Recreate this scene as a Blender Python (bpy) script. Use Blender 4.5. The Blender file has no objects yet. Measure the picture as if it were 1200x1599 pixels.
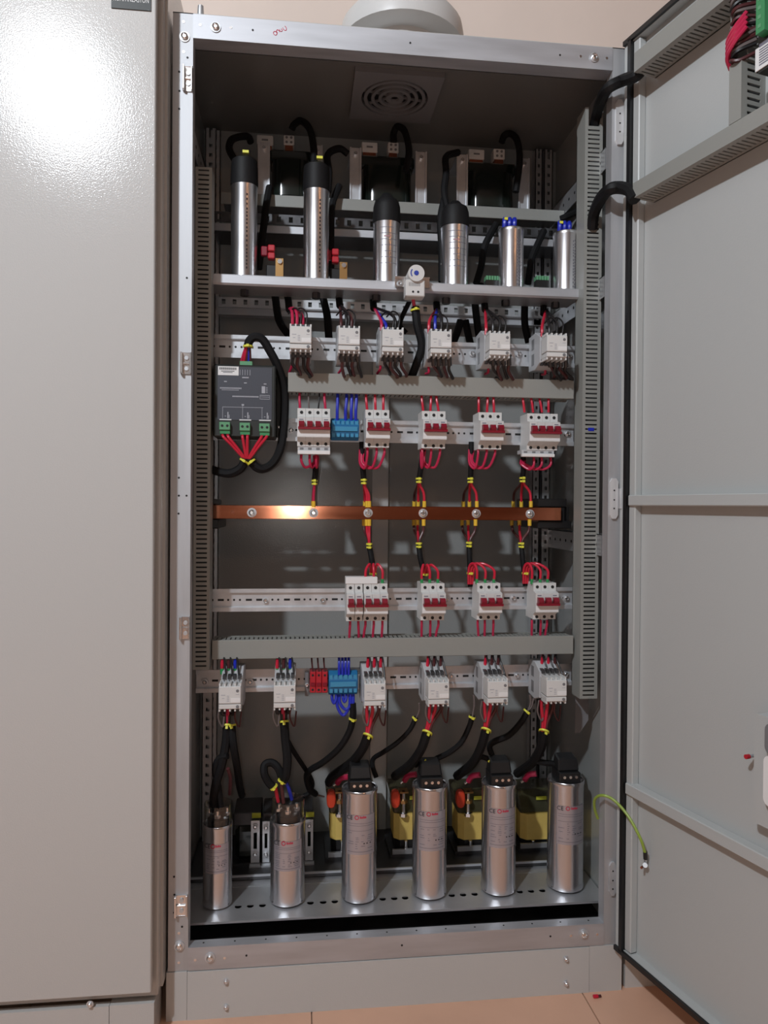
import bpy, bmesh, math, random
from mathutils import Vector, Matrix
random.seed(4)
scene = bpy.context.scene
col = scene.collection

# ------------------------------------------------------------------ camera
F_PX, IMG_W, IMG_H = 1150.0, 1200.0, 1599.0
CAM = Vector((.2687, -1.5722, 1.0808))
YAW, PITCH, ROLL = .1133, -.0082, .0077
FW = Vector((math.sin(YAW)*math.cos(PITCH), math.cos(YAW)*math.cos(PITCH), math.sin(PITCH)))
R0 = Vector((math.cos(YAW), -math.sin(YAW), 0)); U0 = R0.cross(FW)
RT = math.cos(ROLL)*R0 + math.sin(ROLL)*U0
UP = -math.sin(ROLL)*R0 + math.cos(ROLL)*U0
cd = bpy.data.cameras.new('camera'); cam = bpy.data.objects.new('camera', cd); col.objects.link(cam)
cam.matrix_world = Matrix((( RT.x, UP.x, -FW.x, CAM.x), (RT.y, UP.y, -FW.y, CAM.y), (RT.z, UP.z, -FW.z, CAM.z), (0, 0, 0, 1)))
cd.sensor_fit = 'VERTICAL'; cd.sensor_height = 32.0; cd.lens = F_PX*32.0/IMG_H
cd.clip_start = .02
scene.camera = cam

# ------------------------------------------------------------------ light
world = bpy.data.worlds.new('world'); scene.world = world; world.use_nodes = True
bg = world.node_tree.nodes['Background']; bg.inputs[0].default_value = (1, .82, .68, 1); bg.inputs[1].default_value = .02
LAMP = Vector((-.885, -2.29, 3.04))
def point_light(name, loc, power, colour, radius):
    ld = bpy.data.lights.new(name, 'POINT'); ld.energy = power; ld.color = colour; ld.shadow_soft_size = radius
    o = bpy.data.objects.new(name, ld); o.location = loc; col.objects.link(o); return o
point_light('room_bulb_light', LAMP, 222, (.915, .985, 1.055), .055)
WARM = Vector((2.0, -3.1, 2.3))
point_light('warm_bulb_light', WARM, 11, (1, .48, .22), .06)
point_light('phone_flash_light', CAM + Vector((-.03, .01, .0)), 3.6, (1, .98, .95), .008)
scene.view_settings.view_transform = 'Standard'; scene.view_settings.look = 'None'
scene.view_settings.gamma = 1; scene.view_settings.use_curve_mapping = False
scene.view_settings.exposure = 0.0

# ------------------------------------------------------------------ pixel -> point on a real plane
def ray(px, py):
    return FW + RT*((px - IMG_W/2)/F_PX) - UP*((py - IMG_H/2)/F_PX)
def P(px, py, Y):
    d = ray(px, py); t = (Y - CAM.y)/d.y; return CAM + d*t
DOOR_A = math.radians(14.7)
HINGE = P(968, 780, -.012)
DDIR = Vector((math.sin(DOOR_A), -math.cos(DOOR_A), 0)); DNOR = Vector((-math.cos(DOOR_A), -math.sin(DOOR_A), 0))
def PD(px, py, off=0.0):
    d = ray(px, py); p0 = HINGE + DNOR*off
    return CAM + d*((p0 - CAM).dot(DNOR)/d.dot(DNOR))
def door_uv(px, py, off=0.0):
    p = PD(px, py, off); return (p - HINGE).dot(DDIR), p.z
def door_pt(u, off, z):
    v = HINGE + DDIR*u + DNOR*off; return Vector((v.x, v.y, z))

# ------------------------------------------------------------------ materials
MATS = {}
def mat(name, colour, rough=.5, metal=0., bump=0., bscale=400., var=0., vscale=20., coat=0., stretch=None, spec=.5, emit=0, trans=0., alpha=1.):
    m = bpy.data.materials.new(name); m.use_nodes = True; nt = m.node_tree; b = nt.nodes['Principled BSDF']
    b.inputs['Base Color'].default_value = (*colour, 1); b.inputs['Roughness'].default_value = rough
    b.inputs['Metallic'].default_value = metal; b.inputs['Specular IOR Level'].default_value = spec
    b.inputs['Coat Weight'].default_value = coat; b.inputs['Coat Roughness'].default_value = .12
    b.inputs['Transmission Weight'].default_value = trans; b.inputs['Alpha'].default_value = alpha
    tc = nt.nodes.new('ShaderNodeTexCoord'); vec = tc.outputs['Object']
    if stretch:
        mp = nt.nodes.new('ShaderNodeMapping'); mp.inputs['Scale'].default_value = stretch
        nt.links.new(vec, mp.inputs['Vector']); vec = mp.outputs['Vector']
    if var:
        n = nt.nodes.new('ShaderNodeTexNoise'); n.inputs['Scale'].default_value = vscale; n.inputs['Detail'].default_value = 5
        nt.links.new(vec, n.inputs['Vector'])
        rm = nt.nodes.new('ShaderNodeMapRange'); rm.inputs[1].default_value = .3; rm.inputs[2].default_value = .7
        rm.inputs[3].default_value = 1 - var; rm.inputs[4].default_value = 1 + var
        nt.links.new(n.outputs['Fac'], rm.inputs[0])
        mx = nt.nodes.new('ShaderNodeMix'); mx.data_type = 'RGBA'; mx.blend_type = 'MULTIPLY'; mx.inputs[0].default_value = 1
        mx.inputs[6].default_value = (*colour, 1); nt.links.new(rm.outputs[0], mx.inputs[7])
        nt.links.new(mx.outputs[2], b.inputs['Base Color'])
        rr = nt.nodes.new('ShaderNodeMapRange'); rr.inputs[1].default_value = .3; rr.inputs[2].default_value = .7
        rr.inputs[3].default_value = max(.02, rough - var*.4); rr.inputs[4].default_value = min(1, rough + var*.4)
        nt.links.new(n.outputs['Fac'], rr.inputs[0]); nt.links.new(rr.outputs[0], b.inputs['Roughness'])
    if bump:
        n2 = nt.nodes.new('ShaderNodeTexNoise'); n2.inputs['Scale'].default_value = bscale; n2.inputs['Detail'].default_value = 2
        nt.links.new(vec if stretch else tc.outputs['Object'], n2.inputs['Vector'])
        bp = nt.nodes.new('ShaderNodeBump'); bp.inputs['Strength'].default_value = bump; bp.inputs['Distance'].default_value = .001
        nt.links.new(n2.outputs['Fac'], bp.inputs['Height']); nt.links.new(bp.outputs['Normal'], b.inputs['Normal'])
    if emit:
        b.inputs['Emission Color'].default_value = (*colour, 1); b.inputs['Emission Strength'].default_value = emit
    MATS[name] = m; return m
M = MATS
mat('paint', (.56, .56, .55), .14, bump=.19, bscale=380, spec=.38)
mat('paint_inside', (.50, .515, .51), .40, bump=.2, bscale=300)
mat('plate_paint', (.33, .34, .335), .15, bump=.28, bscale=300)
mat('galv', (.60, .61, .63), .40, .75, var=.10, vscale=9, bump=.06, bscale=60, stretch=(1, 1, 1))
mat('galv_post', (.57, .58, .60), .62, .7, var=.08, vscale=7, stretch=(6, 6, .6))
mat('galv_rail', (.57, .58, .61), .58, .7, var=.10, vscale=7, stretch=(.8, 6, 6))
mat('zinc', (.64, .66, .69), .40, .6, var=.1, vscale=30)
mat('zinc_bright', (.86, .86, .87), .24, 1.)
mat('steel_dark', (.10, .10, .105), .42, .8, var=.2, vscale=30)
mat('alu_can', (.70, .69, .715), .23, .94, var=.06, vscale=14, stretch=(1, 1, .3))
mat('alu_matt', (.72, .71, .73), .30, 1., var=.06, vscale=14)
mat('can_label', (.53, .51, .56), .36, .65)
mat('print_dark', (.025, .025, .03), .5)
mat('print_grey', (.20, .20, .25), .5)
mat('print_red', (.60, .03, .08), .5)
mat('print_pink', (.48, .25, .29), .5)
mat('print_white', (.75, .75, .76), .5)
mat('print_pale', (.42, .43, .48), .5)
mat('duct', (.31, .315, .295), .45, bump=.1, bscale=200)
mat('duct_shade', (.05, .05, .05), .6)  # near-black, stands in for the shade inside the cable ducts
mat('plastic_white', (.71, .71, .70), .38)
mat('plastic_pale', (.54, .55, .57), .42)
mat('plastic_sticker', (.84, .84, .84), .4)
mat('plastic_grey', (.20, .20, .21), .45)
mat('crimp', (.055, .052, .055), .4)
mat('hole', (.012, .012, .013), .6)
mat('black_plastic', (.014, .014, .015), .38)
mat('black_rubber', (.008, .008, .009), .6, bump=.3, bscale=160, spec=.3)
mat('sleeve', (.008, .008, .009), .7, bump=.4, bscale=300, spec=.25)
mat('red_wire', (.62, .018, .05), .34)
mat('pink_wire', (.55, .02, .08), .34)
mat('brown_wire', (.09, .024, .026), .38)
mat('grey_wire', (.16, .13, .125), .45)
mat('blue_wire', (.02, .035, .50), .34)
mat('black_wire', (.016, .014, .015), .38)
mat('green_wire', (.30, .42, .06), .4)
mat('tie', (.80, .78, .08), .45)
mat('lug', (.86, .55, .045), .42)
mat('ferrule', (.03, .30, .09), .4)
mat('toggle', (.24, .006, .022), .36)
mat('terminal_red', (.50, .02, .035), .38)
mat('terminal_blue', (.018, .16, .36), .32)
mat('terminal_blue_pale', (.06, .30, .52), .3)
mat('terminal_green', (.05, .28, .11), .38)
mat('connector_green', (.13, .36, .19), .4)
mat('hinge_glare', (.82, .82, .83), .3, .35)  # metal whitened to imitate the lamp reflecting in the upper hinges
mat('roof_paint_shaded', (.17, .17, .165), .35, bump=.2, bscale=260)  # darkened grey, shade under the roof put into the colour
mat('copper', (.62, .23, .13), .15, 1., var=.10, vscale=12, stretch=(.4, 4, 3))
mat('copper_old', (.34, .13, .08), .38, 1., var=.2, vscale=18)
mat('brass', (.46, .27, .11), .35, .9)
mat('module_black', (.022, .025, .024), .5)
mat('module_panel', (.060, .066, .085), .5, bump=.1, bscale=300)
mat('coil_dark', (.012, .017, .014), .10, coat=.6, var=.3, vscale=12)
mat('core_olive', (.060, .058, .030), .22, coat=.6, var=.3, vscale=25)
mat('coil_yellow', (.86, .62, .17), .5, var=.12, vscale=16)
mat('coil_copper', (.16, .035, .03), .3, .3)
mat('orange_pad', (.78, .065, .025), .4)
mat('tag_yellow', (.66, .68, .06), .5)
mat('clear_plastic', (.96, .96, .95), .06, trans=1., spec=.5)
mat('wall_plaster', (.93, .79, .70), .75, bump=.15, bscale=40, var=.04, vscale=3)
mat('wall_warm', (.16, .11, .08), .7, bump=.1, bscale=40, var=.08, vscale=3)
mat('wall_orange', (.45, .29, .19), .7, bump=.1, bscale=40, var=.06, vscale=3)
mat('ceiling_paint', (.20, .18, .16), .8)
mat('floor_tile', (.72, .43, .30), .38, var=.10, vscale=3.5, bump=.05, bscale=50)
mat('grout', (.36, .24, .18), .8)
mat('gasket', (.008, .008, .009), .42)
mat('knob_blue', (.04, .07, .40), .35)

# ------------------------------------------------------------------ mesh builder
class MB:
    def __init__(s): s.v = []; s.f = []
    def add(s, vs, fs):
        o = len(s.v); s.v += [Vector(v) for v in vs]; s.f += [tuple(i + o for i in f) for f in fs]; return s
    def box(s, x0, x1, y0, y1, z0, z1):
        return s.add([(x0,y0,z0),(x1,y0,z0),(x1,y1,z0),(x0,y1,z0),(x0,y0,z1),(x1,y0,z1),(x1,y1,z1),(x0,y1,z1)],
                     [(0,3,2,1),(4,5,6,7),(0,1,5,4),(1,2,6,5),(2,3,7,6),(3,0,4,7)])
    def obox(s, o, ax, ay, az, a, b, c):         # oriented box: origin corner ranges along three axes
        vs = [o + ax*x + ay*y + az*z for z in c for y in b for x in a]
        return s.add(vs, [(0,2,3,1),(4,5,7,6),(0,1,5,4),(1,3,7,5),(3,2,6,7),(2,0,4,6)])
    def prism_x(s, prof, x0, x1):                # prof: (y,z)
        n = len(prof); vs = [(x0,y,z) for y,z in prof] + [(x1,y,z) for y,z in prof]
        return s.add(vs, [tuple(range(n))[::-1], tuple(range(n,2*n))] + [(i,(i+1)%n,(i+1)%n+n,i+n) for i in range(n)])
    def prism_z(s, prof, z0, z1):                # prof: (x,y)
        n = len(prof); vs = [(x,y,z0) for x,y in prof] + [(x,y,z1) for x,y in prof]
        return s.add(vs, [tuple(range(n))[::-1], tuple(range(n,2*n))] + [(i,(i+1)%n,(i+1)%n+n,i+n) for i in range(n)])
    def cyl(s, p0, p1, r, n=14, r1=None):
        p0, p1 = Vector(p0), Vector(p1); d = (p1-p0).normalized(); r1 = r if r1 is None else r1
        a = d.orthogonal().normalized(); b = d.cross(a)
        vs = []
        for p, q in ((p0, r), (p1, r1)):
            vs += [p + (a*math.cos(2*math.pi*i/n) + b*math.sin(2*math.pi*i/n))*q for i in range(n)]
        return s.add(vs, [tuple(range(n))[::-1], tuple(range(n,2*n))] + [(i,(i+1)%n,(i+1)%n+n,i+n) for i in range(n)])
    def lathe(s, prof, c, n=32):                 # prof: (r,z) upward, axis z at c
        c = Vector(c); vs = []; fs = []; rings = []
        for r, z in prof:
            if r < 1e-6: rings.append([len(vs)]); vs.append(c + Vector((0,0,z)))
            else:
                rings.append(list(range(len(vs), len(vs)+n)))
                vs += [c + Vector((r*math.cos(2*math.pi*i/n), r*math.sin(2*math.pi*i/n), z)) for i in range(n)]
        for a, b in zip(rings, rings[1:]):
            for i in range(n):
                j = (i+1) % n
                if len(a) == 1 and len(b) == 1: continue
                if len(a) == 1: fs.append((a[0], b[j], b[i]))
                elif len(b) == 1: fs.append((a[i], a[j], b[0]))
                else: fs.append((a[i], a[j], b[j], b[i]))
        return s.add(vs, fs)
    def arc_patch(s, c, r, a0, a1, z0, z1, n=10):  # curved patch facing -Y at angle 0
        vs = []
        for i in range(n+1):
            a = math.radians(a0 + (a1-a0)*i/n)
            for z in (z0, z1): vs.append((c[0] + r*math.sin(a), c[1] - r*math.cos(a), z))
        return s.add(vs, [(2*i, 2*i+2, 2*i+3, 2*i+1) for i in range(n)])
    def tube(s, pts, r, n=8, steps=5):
        pts = [Vector(p) for p in pts]
        if len(pts) > 2:
            q = [pts[0]*2 - pts[1]] + pts + [pts[-1]*2 - pts[-2]]; path = []
            for i in range(1, len(q)-2):
                p0, p1, p2, p3 = q[i-1:i+3]
                for k in range(steps):
                    t = k/steps
                    path.append(.5*((2*p1) + (p2-p0)*t + (2*p0-5*p1+4*p2-p3)*t*t + (3*p1-p0-3*p2+p3)*t**3))
            path.append(pts[-1])
        else: path = pts
        d0 = (path[1]-path[0]).normalized(); a = d0.orthogonal().normalized(); vs = []; fs = []
        for i, p in enumerate(path):
            d = (path[min(i+1, len(path)-1)] - path[max(i-1, 0)]).normalized()
            a = (a - d*a.dot(d)).normalized(); b = d.cross(a)
            vs += [p + (a*math.cos(2*math.pi*k/n) + b*math.sin(2*math.pi*k/n))*r for k in range(n)]
        for i in range(len(path)-1):
            for k in range(n):
                k2 = (k+1) % n; fs.append((i*n+k, i*n+k2, (i+1)*n+k2, (i+1)*n+k))
        fs.append(tuple(range(n))[::-1]); fs.append(tuple(range((len(path)-1)*n, len(path)*n)))
        return s.add(vs, fs)
    def ring(s, c, d, r, w, n=14):               # a band around direction d
        c = Vector(c); d = Vector(d).normalized(); return s.cyl(c - d*w/2, c + d*w/2, r, n)
    def build(s, name, m, parent=None, smooth=False, bevel=0.):
        if parent is not None: org = ORIGIN[parent]
        else:
            xs = [v.x for v in s.v]; ys = [v.y for v in s.v]; zs = [v.z for v in s.v]
            org = Vector(((min(xs)+max(xs))/2, (min(ys)+max(ys))/2, min(zs)))
        me = bpy.data.meshes.new(name); me.from_pydata([v - org for v in s.v], [], s.f); me.update()
        bm = bmesh.new(); bm.from_mesh(me)
        bmesh.ops.recalc_face_normals(bm, faces=bm.faces)
        if bevel:
            bmesh.ops.remove_doubles(bm, verts=bm.verts, dist=1e-6)
            es = [e for e in bm.edges if len(e.link_faces) == 2 and e.calc_face_angle(0) > .6]
            bmesh.ops.bevel(bm, geom=es, offset=bevel, segments=1, affect='EDGES', clamp_overlap=True)
        bm.to_mesh(me); bm.free()
        if smooth: me.shade_smooth(); me.set_sharp_from_angle(angle=math.radians(38))
        me.materials.append(M[m] if isinstance(m, str) else m)
        o = bpy.data.objects.new(name, me); col.objects.link(o)
        if parent is not None: o.parent = parent
        else: o.location = org
        ORIGIN[o] = org; return o
ORIGIN = {}
def tag(o, label, cat, group=None):
    o['label'] = label; o['category'] = cat
    if group: o['group'] = group
    return o
def struct(o): o['kind'] = 'structure'; return o
def thing(name, loc, label, cat, group=None):
    o = bpy.data.objects.new(name, None); col.objects.link(o); o.location = loc; o.empty_display_size = .02
    ORIGIN[o] = Vector(loc); return tag(o, label, cat, group)
def copy_tree(o, parent=None):
    c = o.copy(); col.objects.link(c)
    if parent is not None: c.parent = parent
    for ch in o.children: copy_tree(ch, c)
    return c
def bx(*a): return MB().box(*a)
def text_mesh(body, size):
    cu = bpy.data.curves.new('lettering', 'FONT'); cu.body = body; cu.size = size; cu.align_x = 'CENTER'; cu.align_y = 'CENTER'; cu.resolution_u = 2
    o = bpy.data.objects.new('lettering', cu); col.objects.link(o); bpy.context.view_layer.update()
    me = bpy.data.meshes.new_from_object(o.evaluated_get(bpy.context.evaluated_depsgraph_get()))
    vs = [v.co.copy() for v in me.vertices]; fs = [tuple(p.vertices) for p in me.polygons]
    bpy.data.objects.remove(o); bpy.data.curves.remove(cu); bpy.data.meshes.remove(me)
    return vs, fs
def add_text(mb, body, size, c, ex=Vector((1,0,0)), ey=Vector((0,0,1))):
    vs, fs = text_mesh(body, size); c = Vector(c)
    mb.add([c + ex*v.x + ey*v.y for v in vs], fs); return mb
ORD = ['first', 'second', 'third', 'fourth', 'fifth', 'sixth']

# ------------------------------------------------------------------ the room
RX0, RX1, RY0, RY1, RZ = -3.4, 3.8, -4.6, .66, 3.5
fl = struct(bx(RX0, RX1, RY0, RY1, -.06, -.004).build('floor', 'grout'))
T = .60; tile_x0 = -.9
k = 0; tile_proto = None
nx0 = int(math.floor((RX0 - tile_x0)/T)); ny0 = int(math.floor(RY0/T))
for i in range(nx0, int(RX1/T) + 3):
    for j in range(ny0, 2):
        x0 = max(RX0, tile_x0 + i*T + .0015); x1 = min(RX1, tile_x0 + (i+1)*T - .0015); y0 = max(RY0, j*T + .0015 - .3); y1 = min(RY1, (j+1)*T - .0015 - .3)
        if x1 - x0 < .02 or y1 - y0 < .02: continue
        bx(x0, x1, y0, y1, -.02, 0).build('tile', 'floor_tile', fl)
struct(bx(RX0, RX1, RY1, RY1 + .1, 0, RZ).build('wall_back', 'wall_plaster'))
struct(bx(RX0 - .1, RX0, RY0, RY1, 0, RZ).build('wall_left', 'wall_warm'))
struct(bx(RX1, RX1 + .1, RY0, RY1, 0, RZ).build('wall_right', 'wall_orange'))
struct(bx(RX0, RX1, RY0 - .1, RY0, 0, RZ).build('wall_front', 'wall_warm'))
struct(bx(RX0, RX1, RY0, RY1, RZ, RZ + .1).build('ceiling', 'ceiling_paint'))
# bulb holders that carry the room lights
for L_, lab in ((LAMP, 'bare pendant bulb holder hanging behind the closed cabinet side of the room'), (WARM, 'bare pendant bulb holder with long cord hanging on the door side of the room')):
    lh = thing('pendant_lamp', L_, lab, 'lamp')
    MB().cyl((L_.x, L_.y, L_.z + .07), (L_.x, L_.y, L_.z + .13), .022, 16).build('socket', 'plastic_white', lh, True)
    MB().cyl((L_.x, L_.y, L_.z + .13), (L_.x, L_.y, RZ), .004, 8).build('cord', 'black_rubber', lh, True)

# ------------------------------------------------------------------ the open cabinet
W, PW, ZB, ZT, DEP = .9905, .0411, .1035, 2.1, .50
BACK = .47
cab = thing('electrical_cabinet', (W/2, DEP/2, 0), 'tall open galvanised electrical cabinet with grey door swung right', 'cabinet')
def bolt(parent, x, y, z, r=.0085):
    w = MB().lathe([(0, 0), (r*1.25, 0), (r*1.25, .002), (0, .002)], (0,0,0), 18)
    h = MB().lathe([(0, .002), (r*.8, .002), (r*.8, .006), (r*.55, .0075), (r*.4, .0055), (0, .0055)], (0,0,0), 18)
    for mb in (w, h): mb.v = [Vector((x + v.x, y - v.z, z + v.y)) for v in mb.v]
    b = w.build('washer', 'zinc', parent, True)
    h.build('bolt', 'zinc_bright', parent, True); return b
def dots(parent, pts, r=.0022, m='hole', name='hole'):
    mb = MB()
    for p in pts: mb.cyl((p[0], p[1] + .001, p[2]), (p[0], p[1] - .0006, p[2]), r, 10)
    return mb.build(name, m, parent)
# front posts (angle section)
postL = MB().box(0, PW, 0, .002, ZB, ZT).box(PW - .002, PW, .002, .03, ZB, ZT).box(0, .002, .002, .05, ZB, ZT).build('post', 'galv_post', cab)
postR = MB().box(W - PW, W, 0, .002, ZB, ZT).box(W - PW, W - PW + .002, .002, .03, ZB, ZT).box(W - .002, W, .002, .05, ZB, ZT).build('post', 'galv_post', cab)
zr = P(304, 60, 0).z; zr2 = P(296, 1479.6, 0).z
railT = MB().box(PW, W - PW, -.0015, .002, zr, ZT - .002).box(PW, W - PW, .002, .04, zr, zr + .002).box(PW, W - PW, .038, .04, zr, ZT - .002).build('top_rail', 'galv_rail', cab)
railB = MB().box(PW, W - PW, -.0015, .002, ZB, zr2).box(PW, W - PW, .002, .026, zr2 - .002, zr2).build('bottom_rail', 'galv_rail', cab)
bolt(postL, *P(288.5, 58, -.0002)); bolt(railT, *P(337, 43, -.0017)); bolt(postL, *P(280, 1477, -.0002)); bolt(railB, *P(328, 1495, -.0017))
bolt(railT, *P(928, 90, -.0017)); bolt(railB, *P(912, 1458, -.0017))
dots(postL, [P(x, y, 0) for x, y in ((293, 90), (280, 112), (280.5, 142), (280, 170), (292, 434), (279.5, 746), (279.5, 774), (291.5, 774), (279, 802), (272, 1369), (272.5, 1397), (272, 1425), (284.5, 1447))])
dots(postL, [P(x, y, 0) for x, y in ((287, 34), (287, 81), (279.5, 1457), (279.5, 1503))], .003, 'zinc_bright', 'rivet')
dots(railT, [P(x, y, -.0015) for x, y in ((395, 47), (641, 67), (875, 86))])
dots(railT, [P(x, y, -.0015) for x, y in ((313, 39), (361, 43), (907, 88), (948, 91))], .003, 'zinc_bright', 'rivet')
dots(railB, [P(x, y, -.0015) for x, y in ((385, 1492), (628, 1476), (860, 1462))])
dots(railB, [P(x, y, -.0015) for x, y in ((305, 1499), (351, 1496), (892, 1461), (933, 1459))], .003, 'zinc_bright', 'rivet')
mb = MB()
for i in range(14):
    x = PW + .03 + i*(W - 2*PW - .06)/13
    mb.cyl((x, .014, zr2 - .001), (x, .014, zr2 + .0005), .002, 8)
mb.build('hole', 'hole', railB)
# red pen mark on the top rail, written slanting upward
pc = P(437, 48, -.0018); mb = MB()
ex = (P(447, 43, -.0018) - P(427, 54, -.0018)).normalized(); ez = Vector((-ex.z, 0, ex.x))
def loopmark(cx, r, a0, a1, tall=1.):
    return [pc + ex*(cx + r*math.cos(math.radians(a0 + (a1-a0)*i/8))) + ez*(r*tall*math.sin(math.radians(a0 + (a1-a0)*i/8))) for i in range(9)]
for pts in (loopmark(-.011, .0035, 60, 420, 1.2), loopmark(-.004, .003, -30, 210, 1.3), loopmark(.003, .0026, 120, 400, 1.2), loopmark(.012, .0035, 150, 400, 1.5)):
    mb.tube(pts, .0007, 5, 2)
mb.build('pen_mark', 'print_red', railT)
# door catches on the left post
for (x0, y0, x1, y1) in ((286, 105, 301, 142), (282.5, 551, 299, 584), (281, 963, 297, 998), (273, 1397, 293, 1430)):
    a, b = P(x0, y1, -.002), P(x1, y0, -.002); zc = (a.z + b.z)/2
    q = MB().box(a.x, b.x, -.003, -.0005, a.z, b.z).box(a.x, a.x + .004, -.013, -.003, a.z, b.z).box(b.x - .003, b.x, -.009, -.003, a.z, b.z).box(a.x + .004, b.x - .003, -.007, -.003, zc - .002, zc + .002).build('catch', 'zinc_bright', postL, bevel=.0008)
    for dz in (-.011, .011):
        bolt(q, (a.x + b.x)/2 + .001, -.003, zc + dz, .0035) if False else None
    mb = MB()
    for dz in (-.011, .011): mb.cyl(((a.x+b.x)/2 + .001, -.003, zc + dz), ((a.x+b.x)/2 + .001, -.0055, zc + dz), .0042, 12)
    mb.build('catch_screw', 'zinc', postL, True)
# hinges on the right post
for (x0, y0, x1, y1) in ((961, 157, 974, 226), (952, 747, 965, 810), (951, 1345, 962, 1398)):
    a, b = P(x0, y1, -.002), P(x1, y0, -.002); zc = (a.z + b.z)/2; c = .008
    pr = [(a.x, a.z + c), (a.x + c*.6, a.z), (b.x - c*.6, a.z), (b.x, a.z + c), (b.x, b.z - c), (b.x - c*.6, b.z), (a.x + c*.6, b.z), (a.x, b.z - c)]
    n = len(pr)
    MB().add([(x, -.0005, z) for x, z in pr] + [(x, -.006, z) for x, z in pr], [tuple(range(n)), tuple(range(n, 2*n))] + [(i, (i+1) % n, (i+1) % n + n, i + n) for i in range(n)]).build('hinge_plate', 'zinc' if y0 > 1200 else 'hinge_glare', postR)
    MB().cyl((b.x + .004, -.012, zc - .022), (b.x + .004, -.012, zc + .022), .0055, 12).build('hinge_knuckle', 'zinc', postR, True)
    dots(postR, [((a.x+b.x)/2, -.006, zc + d) for d in (-.022, -.003, .018)], .0018)
# skin
struct_parts = []
bx(.001, .003, .05, DEP, ZB, ZT).build('side_panel', 'plate_paint', cab)
bx(W - .003, W - .001, .05, DEP, ZB, ZT).build('side_panel', 'plate_paint', cab)
xs = P(607, 850, BACK).x
bx(.003, xs, BACK, BACK + .002, ZB, ZT).build('back_panel', 'plate_paint', cab)
bx(xs + .001, W - .003, BACK + .0005, BACK + .0025, ZB, ZT).build('back_panel', 'plate_paint', cab)
x0 = P(581, 850, BACK - .012).x; x1 = P(606, 850, BACK - .012).x
MB().box(x0, x1, BACK - .012, BACK - .010, ZB + .05, ZT - .6).box(x0, x0 + .002, BACK - .010, BACK, ZB + .05, ZT - .6).box(x1 - .002, x1, BACK - .010, BACK, ZB + .05, ZT - .6).build('back_upright', 'paint', cab)
bx(.003, W - .003, .04, BACK, ZT - .006, ZT - .004).build('roof_panel', 'roof_paint_shaded', cab)
bx(0, W, -.0, DEP, ZT - .002, ZT).build('roof_cover', 'paint', cab)
bx(.003, W - .003, .045, BACK, ZB, ZB + .003).build('floor_panel', 'steel_dark', cab)
# perforated inner posts at the back corners
def perf_post(x0, x1, y, z0, z1, face, pitch=.025):
    mb = MB(); w = x1 - x0; hw = w*.16; xm = (x0+x1)/2
    mb.box(x0, xm - hw, y, y + .002, z0, z1).box(xm + hw, x1, y, y + .002, z0, z1)
    z = z0
    while z < z1 - pitch:
        mb.box(xm - hw, xm + hw, y, y + .002, z, z + pitch*.62); z += pitch
    mb.box(x0, x0 + .002, y, y + .03, z0, z1)
    mb.box(x1 - .002, x1, y, y + .03, z0, z1)
    return mb.build('inner_upright', 'galv', cab)
xr = P(832, 740, .43).x
perf_post(xr, xr + .020, .43, ZB + .01, ZT - .02, 1); perf_post(xr + .026, xr + .05, .43, ZB + .01, ZT - .02, 1)
xl = P(336, 760, .43).x
perf_post(.012, .04, .43, ZB + .01, ZT - .02, 1); perf_post(xl - .02, xl + .008, .44, ZB + .01, ZT - .02, 1)
# side cross members (run front to back along the right and left walls)
for z in (P(870, 845, .25).z, P(885, 300, .25).z, P(880, 480, .25).z):
    MB().box(W - .03, W - .028, .06, .43, z - .025, z + .025).box(W - .03, W - .004, .06, .43, z + .023, z + .025).build('side_cross_member', 'galv', cab)
    MB().box(.028, .03, .06, .43, z - .025, z + .025).box(.004, .03, .06, .43, z + .023, z + .025).build('side_cross_member', 'galv', cab)
    mb = MB()
    for i in range(9):
        y = .09 + i*.04; mb.cyl((W - .0285, y, z), (W - .0306, y, z), .004, 8); mb.cyl((.0285, y, z), (.0306, y, z), .004, 8)
    mb.build('cross_member_hole', 'hole', cab)
# plinth
pl = bx(.04, W - .075, -.003, .002, 0, ZB - .002).build('plinth_panel', 'paint', cab)
for x in (-.003,):
    bx(-.003, .0392, -.002, .1, 0, ZB - .001).build('plinth_corner', 'paint', cab)
bx(W - .0742, W + .001, -.002, .1, 0, ZB - .001).build('plinth_corner', 'paint', cab)
bx(0, W, .1, DEP, 0, ZB - .003).build('plinth_base', 'steel_dark', cab)
for x, y in ((353, 1532), (353, 1572), (884, 1497), (884, 1535)): bolt(pl, *P(x, y, -.0032), r=.005)
# lifting eye stub
p = P(313, 19, .02); MB().cyl((p.x, .025, ZT), (p.x, .025, ZT + .032), .008, 12, .006).build('lifting_bolt', 'zinc', cab, True)

# door: pan, border rim, gasket, stiffeners
ZD0, ZD1, DWID = ZB - .002, ZT + .004, .985
Z = Vector((0,0,1)); H0 = Vector((HINGE.x, HINGE.y, 0))
door = MB().obox(H0, DDIR, DNOR, Z, (0, DWID), (-.024, -.022), (ZD0, ZD1)).build('door', 'paint_inside', cab)
rim = MB()
rim.obox(H0, DDIR, DNOR, Z, (0, .016), (-.022, -.002), (ZD0, ZD1)).obox(H0, DDIR, DNOR, Z, (DWID - .016, DWID), (-.022, -.002), (ZD0, ZD1))
rim.obox(H0, DDIR, DNOR, Z, (.016, DWID - .016), (-.022, -.002), (ZD0, ZD0 + .010)).obox(H0, DDIR, DNOR, Z, (.016, DWID - .016), (-.022, -.002), (ZD1 - .010, ZD1))
rim.build('door_rim', 'paint_inside', door)
g = MB()
g.obox(H0, DDIR, DNOR, Z, (.016, .026), (-.022, .004), (ZD0 + .004, ZD1 - .004)).obox(H0, DDIR, DNOR, Z, (DWID - .026, DWID - .016), (-.022, .004), (ZD0 + .004, ZD1 - .004))
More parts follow.
